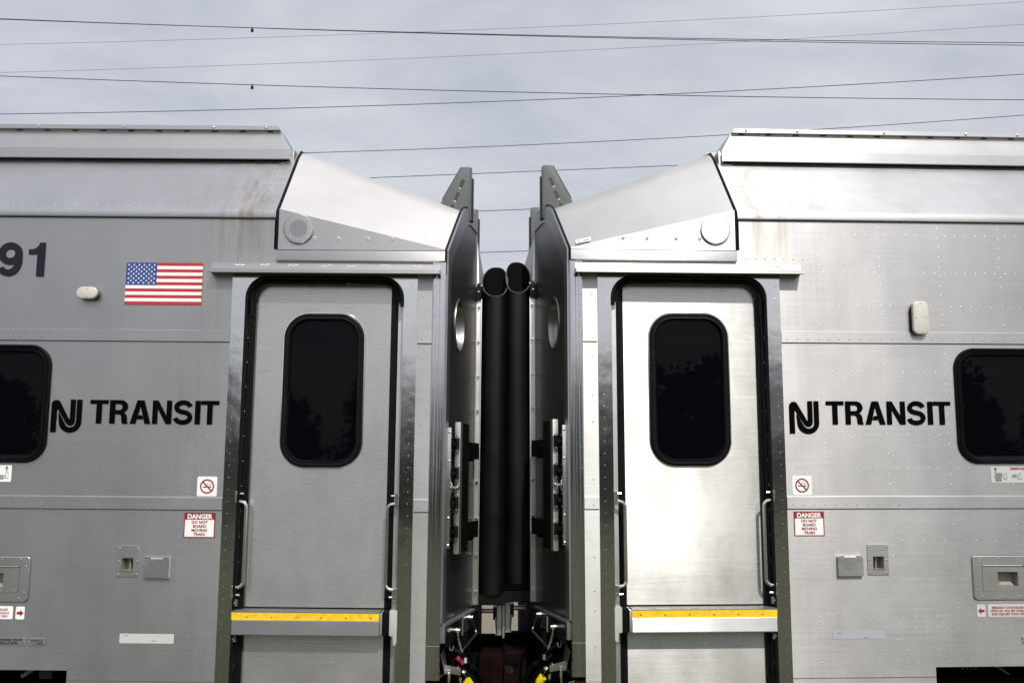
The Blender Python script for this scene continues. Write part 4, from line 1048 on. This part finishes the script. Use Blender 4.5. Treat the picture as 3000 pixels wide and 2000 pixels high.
    if left:
        for k, (t, xr) in enumerate((('EMERGENCY DOOR RELEASE', -2.5575), ('OPEN FLAP - PULL RED HANDLE', -2.550), ('SLIDE ADJACENT DOOR OPEN', -2.557))):
            mb.text(t, 0.0165, xr, -0.7235 - 0.0165 * k, yt, 'RIGHT', 1, 0.0003, 0.80)
    else:
        for k, (t, xr) in enumerate((('EMERGENCY DOOR RELEASE', 2.551), ('OPEN FLAP - PULL RED HANDLE', 2.5425), ('SLIDE ADJACENT DOOR OPEN', 2.549))):
            mb.text(t, 0.0165, xr, -0.7235 - 0.0165 * k, yt, 'LEFT', 1, 0.0003, 0.80)
    mb.build('door_release_sign', ['white' if left else 'cream', 'red'], root)
    if left:
        mb = MB(); mb.box(2.4525, 2.66, -0.003, 0.0, -0.8965, -0.8585, 0, 0.001); mb.text('LEVELING VALVE', 0.0185, -2.4735, -0.8725, -0.0036, 'RIGHT', 1, 0.0006, 0.95); mb.text('ISOLATION', 0.0185, -2.4955, -0.8905, -0.0036, 'RIGHT', 1, 0.0006, 0.95)
        mb.dome(2.4615, -0.003, -0.878, 0.0045, 0.003, seg=8, m=2); mb.build('valve_plate', ['plate', 'navy', 'bright'], root)
        mb = MB(); mb.box(2.3535, 2.4405, -0.003, 0.0, -0.8965, -0.8585, 0, 0.001); mb.text('CUT OUT', 0.0095, -2.432, -0.8735, -0.0036, 'LEFT', 1, 0.0004, 0.9); mb.text('OUT IN', 0.0095, -2.397, -0.8905, -0.0036, 'LEFT', 1, 0.0004, 0.9)
        mb.stroke([(-2.391, -0.868), (-2.372, -0.868), (-2.372, -0.879), (-2.391, -0.879)], 0.0014, -0.0036, 1, True); mb.stroke([(-2.388, -0.8735), (-2.380, -0.8735), (-2.380, -0.880)], 0.0012, -0.0037, 1)
        for u in (2.434, 2.361): mb.dome(u, -0.003, -0.8775, 0.0042, 0.003, seg=8, m=2)
        mb.build('isolation_plate', ['plate', 'navy', 'bright'], root)
        mb = MB(); digits_91(mb, -0.0045); mb.build('car_number', 'navy', root)
        # flag
        mb = MB(); xa, xb, za, zb_ = -2.051, -1.641, 0.8735, 1.1015; h = (zb_ - za) / 13
        for k in range(13):
            mb.flat([(xa, zb_ - h * k), (xb, zb_ - h * k), (xb, zb_ - h * (k + 1)), (xa, zb_ - h * (k + 1))], -0.0034, 0 if k % 2 == 0 else 1, True)
        cw = 0.1645; ch = h * 7
        mb.flat([(xa, zb_), (xa + cw, zb_), (xa + cw, zb_ - ch), (xa, zb_ - ch)], -0.0040, 2, True)
        for row in range(9):
            nst = 6 if row % 2 == 0 else 5
            for k in range(nst):
                sx = xa + cw * ((k + 0.5) / 6 if row % 2 == 0 else (k + 1) / 6); sz = zb_ - ch * (row + 1) / 10
                mb.flat([(sx + (0.0068 if j % 2 == 0 else 0.0027) * math.sin(PI * j / 5), sz + (0.0068 if j % 2 == 0 else 0.0027) * math.cos(PI * j / 5)) for j in range(10)], -0.0046, 1, True)
        mb.build('flag_decal', ['flagred', 'white', 'flagblue'], root)
    else:
        mb = MB(); mb.box(2.703, 2.75, -0.004, 0.0, -0.903, -0.862, 0, 0.002); mb.dome(2.712, -0.004, -0.872, 0.005, 0.003, seg=8, m=1); mb.dome(2.712, -0.004, -0.893, 0.005, 0.003, seg=8, m=1); mb.build('valve_plate', ['plate', 'bright'], root)
    S = 1.0

def coach(name, label, side, yaw, roll, dz):
    root = bpy.data.objects.new(name, None); COL.objects.link(root)
    root.empty_display_size = 0.3
    rot = Euler((0, roll, R(yaw)), 'XYZ')
    piv = Vector((0, 0, EYE + dz)); off = Vector((0, 0, EYE)); off.rotate(rot)
    root.location = piv - off; root.rotation_euler = rot
    root['label'] = label; root['category'] = 'train car'; root['group'] = 'coupled passenger train cars'
    build_car(root, side)
    return root
coach('train_car', 'grey stainless train car with flag decal and number 91, sliding door shut', -1, -0.3, 0.009, -0.009)
coach('train_car', 'bright sunlit stainless train car with an upright oval lamp cover and no flag', 1, 2.9, 0.0, 0.009)

# ------------------------------------------------------------------ ground, grass, wood
def sheet(name, x0, x1, y0, y1, z, mat):
    me = bpy.data.meshes.new(name); me.from_pydata([(x0, y0, z), (x1, y0, z), (x1, y1, z), (x0, y1, z)], [], [(0, 1, 2, 3)])
    me.materials.append(mat); o = bpy.data.objects.new(name, me); COL.objects.link(o); o['kind'] = 'structure'; return o
gm, nt, b = new_mat('gravel_yard')
n1 = noise(nt, (1, 1, 1), 0.35, 6, 0.6); n2 = noise(nt, (1, 1, 1), 22.0, 4, 0.7)
c1 = mixc(nt, n1, (0.20, 0.165, 0.125), (0.33, 0.285, 0.22)); c2 = mixc(nt, mrange(nt, n2, 0.35, 0.7, 0, 0.7), c1, (0.12, 0.10, 0.08))
nt.links.new(c2, b.inputs['Base Color']); b.inputs['Roughness'].default_value = 0.95
bp = N(nt, 'ShaderNodeBump'); bp.inputs['Distance'].default_value = 0.03; nt.links.new(n2, bp.inputs['Height']); nt.links.new(bp.outputs[0], b.inputs['Normal'])
sheet('ground', -900, 900, -900, 900, 0.0, gm)
gr, nt, b = new_mat('meadow_grass')
n1 = noise(nt, (1, 1, 1), 0.25, 6, 0.65); n2 = noise(nt, (1, 1, 1), 9.0, 4, 0.7)
c1 = mixc(nt, n1, (0.038, 0.052, 0.013), (0.080, 0.090, 0.026)); c2 = mixc(nt, mrange(nt, n2, 0.35, 0.7, 0, 0.6), c1, (0.028, 0.040, 0.010))
nt.links.new(c2, b.inputs['Base Color']); b.inputs['Roughness'].default_value = 0.9
bp = N(nt, 'ShaderNodeBump'); bp.inputs['Distance'].default_value = 0.12; nt.links.new(n2, bp.inputs['Height']); nt.links.new(bp.outputs[0], b.inputs['Normal'])
sheet('grass_field', -300, 300, -260, -1.1, 0.006, gr)

lf, nt, b = new_mat('leaves')
n1 = noise(nt, (1, 1, 1), 0.8, 3, 0.6)
nt.links.new(mixc(nt, mrange(nt, n1, 0.35, 0.65, 0, 1), (0.020, 0.028, 0.010), (0.050, 0.062, 0.020)), b.inputs['Base Color']); b.inputs['Roughness'].default_value = 0.7
bk, nt, b = new_mat('bark'); b.inputs['Base Color'].default_value = (0.05, 0.04, 0.03, 1)
rw = random.Random(5); V = []; F = []; MI = []
def leaf(c, s):
    d = Vector((rw.gauss(0, 1), rw.gauss(0, 1), rw.gauss(0, 1))).normalized(); a = d.orthogonal().normalized() * s; c2 = d.cross(a).normalized() * s * rw.uniform(0.5, 1)
    i = len(V); V.extend([c + a + c2, c - a + c2, c - a - c2, c + a - c2]); F.append((i, i + 1, i + 2, i + 3)); MI.append(0)
for k in range(72):
    tx = -72 + 144 * k / 71 + rw.uniform(-1.0, 1.0); ty = -36 + rw.uniform(-4, 4)
    H = rw.uniform(5.9, 7.5) + (1.5 if 8 < tx < 17 else 0) + (1.0 if tx > 30 else 0)
    i = len(V)
    for zz, rr in ((0, 0.22), (H * 0.7, 0.06)):
        for j in range(6): V.append(Vector((tx + rr * math.cos(j * PI / 3), ty + rr * math.sin(j * PI / 3), zz)))
    for j in range(6): F.append((i + j, i + (j + 1) % 6, i + 6 + (j + 1) % 6, i + 6 + j)); MI.append(1)
    for q in range(22):
        a = rw.uniform(0, 2 * PI); t = rw.uniform(0.3, 0.95) if q > 9 else rw.uniform(0.0, 0.45)
        rad = (1 - abs(t - 0.4) * 1.2) * H * 0.28
        c = Vector((tx + rad * rw.uniform(0.2, 1) * math.cos(a), ty + rad * rw.uniform(0.2, 1) * math.sin(a), H * (0.06 + 0.86 * t))); rr = rw.uniform(0.6, 1.1)
        for q2 in range(150):
            d = Vector((rw.gauss(0, 1), rw.gauss(0, 1), rw.gauss(0, 0.8))).normalized() * rr * rw.random() ** 0.45
            leaf(c + d, rw.uniform(0.07, 0.16))
me = bpy.data.meshes.new('wood'); me.from_pydata([tuple(v) for v in V], [], F); me.materials.append(lf); me.materials.append(bk)
me.polygons.foreach_set('material_index', MI)
wd = bpy.data.objects.new('wood', me); COL.objects.link(wd); wd['kind'] = 'stuff'; wd['label'] = 'row of leafy trees beyond the grass, seen mirrored in the door window'; wd['category'] = 'trees'

# ------------------------------------------------------------------ camera
F_PX = 2917.0; TH = math.atan(380 / F_PX); CX = 0.027; D = 5.24
cam = bpy.data.cameras.new('camera'); cam.lens = 36 * F_PX / 3000; cam.sensor_width = 36; cam.clip_end = 3000; cam.clip_start = 0.05
co = bpy.data.objects.new('camera', cam); COL.objects.link(co)
co.location = (CX, -D, EYE); co.rotation_euler = (R(90) + TH, 0, 0); scene.camera = co

# ------------------------------------------------------------------ overhead wires, strung well beyond the train
def sky_point(px, py, Y):
    d = Vector((0, math.cos(TH), math.sin(TH))) * F_PX + Vector((1, 0, 0)) * (px - 1500) - Vector((0, -math.sin(TH), math.cos(TH))) * (py - 1000)
    t = (Y + D) / d.y
    return Vector((CX, -D, EYE)) + d * t
def wire(pts, Y, r, mat, label, damp=None):
    P = [sky_point(px, py, Y) for px, py in pts]
    # a smooth sagging line through the three measured heights, run on to far poles
    xs = [p.x for p in P]; zs = [p.z for p in P]
    def z_at(x):
        if len(P) == 2: return zs[0] + (zs[1] - zs[0]) * (x - xs[0]) / (xs[1] - xs[0])
        e = 0.01
        if x > max(xs): return z_at(max(xs)) + (z_at(max(xs)) - z_at(max(xs) - e)) / e * (x - max(xs))
        if x < min(xs): return z_at(min(xs)) + (z_at(min(xs)) - z_at(min(xs) + e)) / e * (min(xs) - x)
        tot = 0
        for i in range(len(P)):
            l = 1
            for j in range(len(P)):
                if j != i: l *= (x - xs[j]) / (xs[i] - xs[j])
            tot += l * zs[i]
        return tot
    xa = min(min(xs) - 6, -60.0); xb = max(max(xs) + 6, 60.0)      # carried on to poles far outside the picture
    mb = MB(); n = 90
    mb.tube([(xa + (xb - xa) * k / n, Y, z_at(xa + (xb - xa) * k / n) - EYE) for k in range(n + 1)], r, 6)
    o = mb.build('overhead_wire', mat, None); o['label'] = label; o['category'] = 'wire'; o['group'] = 'overhead wires above the train'
    if damp:
        p = sky_point(*damp, Y); x = p.x; z = z_at(x) - EYE; k = r / 0.009
        mb = MB(); mb.box(x - 0.012 * k, x + 0.012 * k, Y - 0.012, Y + 0.012, z - 0.05 * k, z + 0.015 * k)
        mb.tube([(x, Y, z - 0.034 * k), (x, Y, z - 0.045 * k), (x, Y, z - 0.06 * k), (x, Y, z - 0.068 * k), (x, Y, z - 0.076 * k), (x, Y, z - 0.10 * k)], 0.03 * k, 10, 0, True, [0.02 * k, 0.036 * k, 0.036 * k, 0.016 * k, 0.034 * k, 0.034 * k])
        mb.build('damper', 'black', o)
Yn, Yf = 16.0, 38.0
wire([(0, 57), (1000, 89.7), (3000, 126)], Yn, 0.0085, 'wire', 'topmost dark wire at left, carrying a small damper', (739, 83))
wire([(0, 55.5), (1300, 99.5), (3000, 133.2)], Yn + 0.8, 0.0085, 'wire', 'dark wire running just under and beside the damper wire, parting from it at right')
wire([(0, 131), (1000, 102.5), (3000, 6)], Yf, 0.010, 'thinwire', 'upper of two faint thin wires, rising to the top right corner')
wire([(0, 213), (1000, 179.5), (3000, 72)], Yf, 0.010, 'thinwire', 'lower of two faint thin wires, rising toward the right')
wire([(0, 223), (1000, 257), (3000, 293)], Yn, 0.0085, 'wire', 'dark wire sloping down to the right with a damper, second damper wire from the top', (739, 250))
wire([(0, 334.6), (1000, 313), (3000, 217.7)], Yn + 1.5, 0.0085, 'wire', 'dark wire that crosses the lower damper wire above the right hood')
wire([(936, 447), (2000, 402.6), (3000, 337.6)], Yn + 1.5, 0.008, 'wire', 'dark wire meeting the top of the left hood and the right roof fairing')
wire([(1139, 519), (1931, 487)], Yn + 1.5, 0.008, 'wire', 'dark wire passing behind the tips of the two slotted gussets')
wire([(1388, 619), (1575, 612)], Yn + 1.5, 0.008, 'wire', 'short visible wire in the gap just above the end sheets\' shoulders')
wire([(1394, 740), (1553, 735)], Yn + 1.5, 0.008, 'wire', 'short visible wire in the gap above the rubber tube mouths')
wire([(1394, 818), (1553, 814)], Yn + 1.5, 0.008, 'wire', 'lowest wire, touching the left rubber tube mouth')

# ------------------------------------------------------------------ light
SUN_EL, SUN_AZ = 43.0, 16.0          # azimuth: degrees to the right of straight behind the camera
sdir = Vector((math.sin(R(SUN_AZ)) * math.cos(R(SUN_EL)), -math.cos(R(SUN_AZ)) * math.cos(R(SUN_EL)), math.sin(R(SUN_EL))))
sl = bpy.data.lights.new('sun', 'SUN'); sl.energy = 3.35; sl.angle = R(0.6); sl.color = (1.0, 0.955, 0.88)
so = bpy.data.objects.new('sun', sl); COL.objects.link(so); so.rotation_euler = sdir.to_track_quat('Z', 'Y').to_euler(); so.location = sdir * 50
w = bpy.data.worlds.new('World'); scene.world = w; w.use_nodes = True; nt = w.node_tree
bg = nt.nodes['Background']; bg.inputs['Strength'].default_value = 0.10
sky = N(nt, 'ShaderNodeTexSky', sky_type='NISHITA'); sky.sun_disc = False; sky.sun_elevation = R(SUN_EL)
sky.sun_rotation = math.atan2(sdir.x, sdir.y); sky.air_density = 1.2; sky.dust_density = 2.0
tc = N(nt, 'ShaderNodeTexCoord'); sp = N(nt, 'ShaderNodeSeparateXYZ'); nt.links.new(tc.outputs['Generated'], sp.inputs[0])
den = math_n(nt, 'ADD', math_n(nt, 'MAXIMUM', sp.outputs['Z'], 0.0), 0.22)
cx_ = math_n(nt, 'DIVIDE', sp.outputs['X'], den); cy_ = math_n(nt, 'DIVIDE', sp.outputs['Y'], den)
cb = N(nt, 'ShaderNodeCombineXYZ'); nt.links.new(cx_, cb.inputs[0]); nt.links.new(cy_, cb.inputs[1])
def cl(scale, detail, rough, ox):
    mp = N(nt, 'ShaderNodeMapping'); mp.inputs['Location'].default_value = (ox, 0.3, 0); mp.inputs['Scale'].default_value = (1.0, 1.5, 1)
    nt.links.new(cb.outputs[0], mp.inputs[0]); n = N(nt, 'ShaderNodeTexNoise'); n.inputs['Scale'].default_value = scale; n.inputs['Detail'].default_value = detail; n.inputs['Roughness'].default_value = rough
    n.inputs['Distortion'].default_value = 0.6; nt.links.new(mp.outputs[0], n.inputs['Vector']); return n.outputs['Fac']
f1 = mrange(nt, cl(1.3, 7, 0.55, 3.1), 0.32, 0.68, 0, 1); f2 = mrange(nt, cl(4.5, 6, 0.6, 8.4), 0.3, 0.7, -0.25, 0.25)
ff = math_n(nt, 'ADD', f1, f2); ff = math_n(nt, 'MINIMUM', math_n(nt, 'MAXIMUM', ff, 0.0), 1.0)
cloud = mixc(nt, ff, (5.4, 5.65, 6.5), (7.4, 7.55, 7.95))
dp = N(nt, 'ShaderNodeVectorMath', operation='DOT_PRODUCT'); nt.links.new(tc.outputs['Generated'], dp.inputs[0]); dp.inputs[1].default_value = sdir
halo = math_n(nt, 'POWER', math_n(nt, 'MAXIMUM', dp.outputs['Value'], 0.0), 2.5)      # thin haze glows round the sun
gl = N(nt, 'ShaderNodeVectorMath', operation='SCALE'); nt.links.new(cloud, gl.inputs[0]); nt.links.new(math_n(nt, 'ADD', math_n(nt, 'MULTIPLY', halo, 0.85), 1.0), gl.inputs['Scale'])
col = mixc(nt, 0.88, sky.outputs[0], gl.outputs[0])
nt.links.new(col, bg.inputs['Color'])

# ------------------------------------------------------------------ picture settings
scene.view_settings.view_transform = 'Standard'; scene.view_settings.look = 'None'; scene.view_settings.exposure = 0.0; scene.view_settings.gamma = 1.0
scene.render.engine = 'CYCLES'; scene.cycles.max_bounces = 8; scene.cycles.glossy_bounces = 5; scene.cycles.diffuse_bounces = 3
scene.cycles.use_denoising = True; scene.cycles.sample_clamp_indirect = 8.0
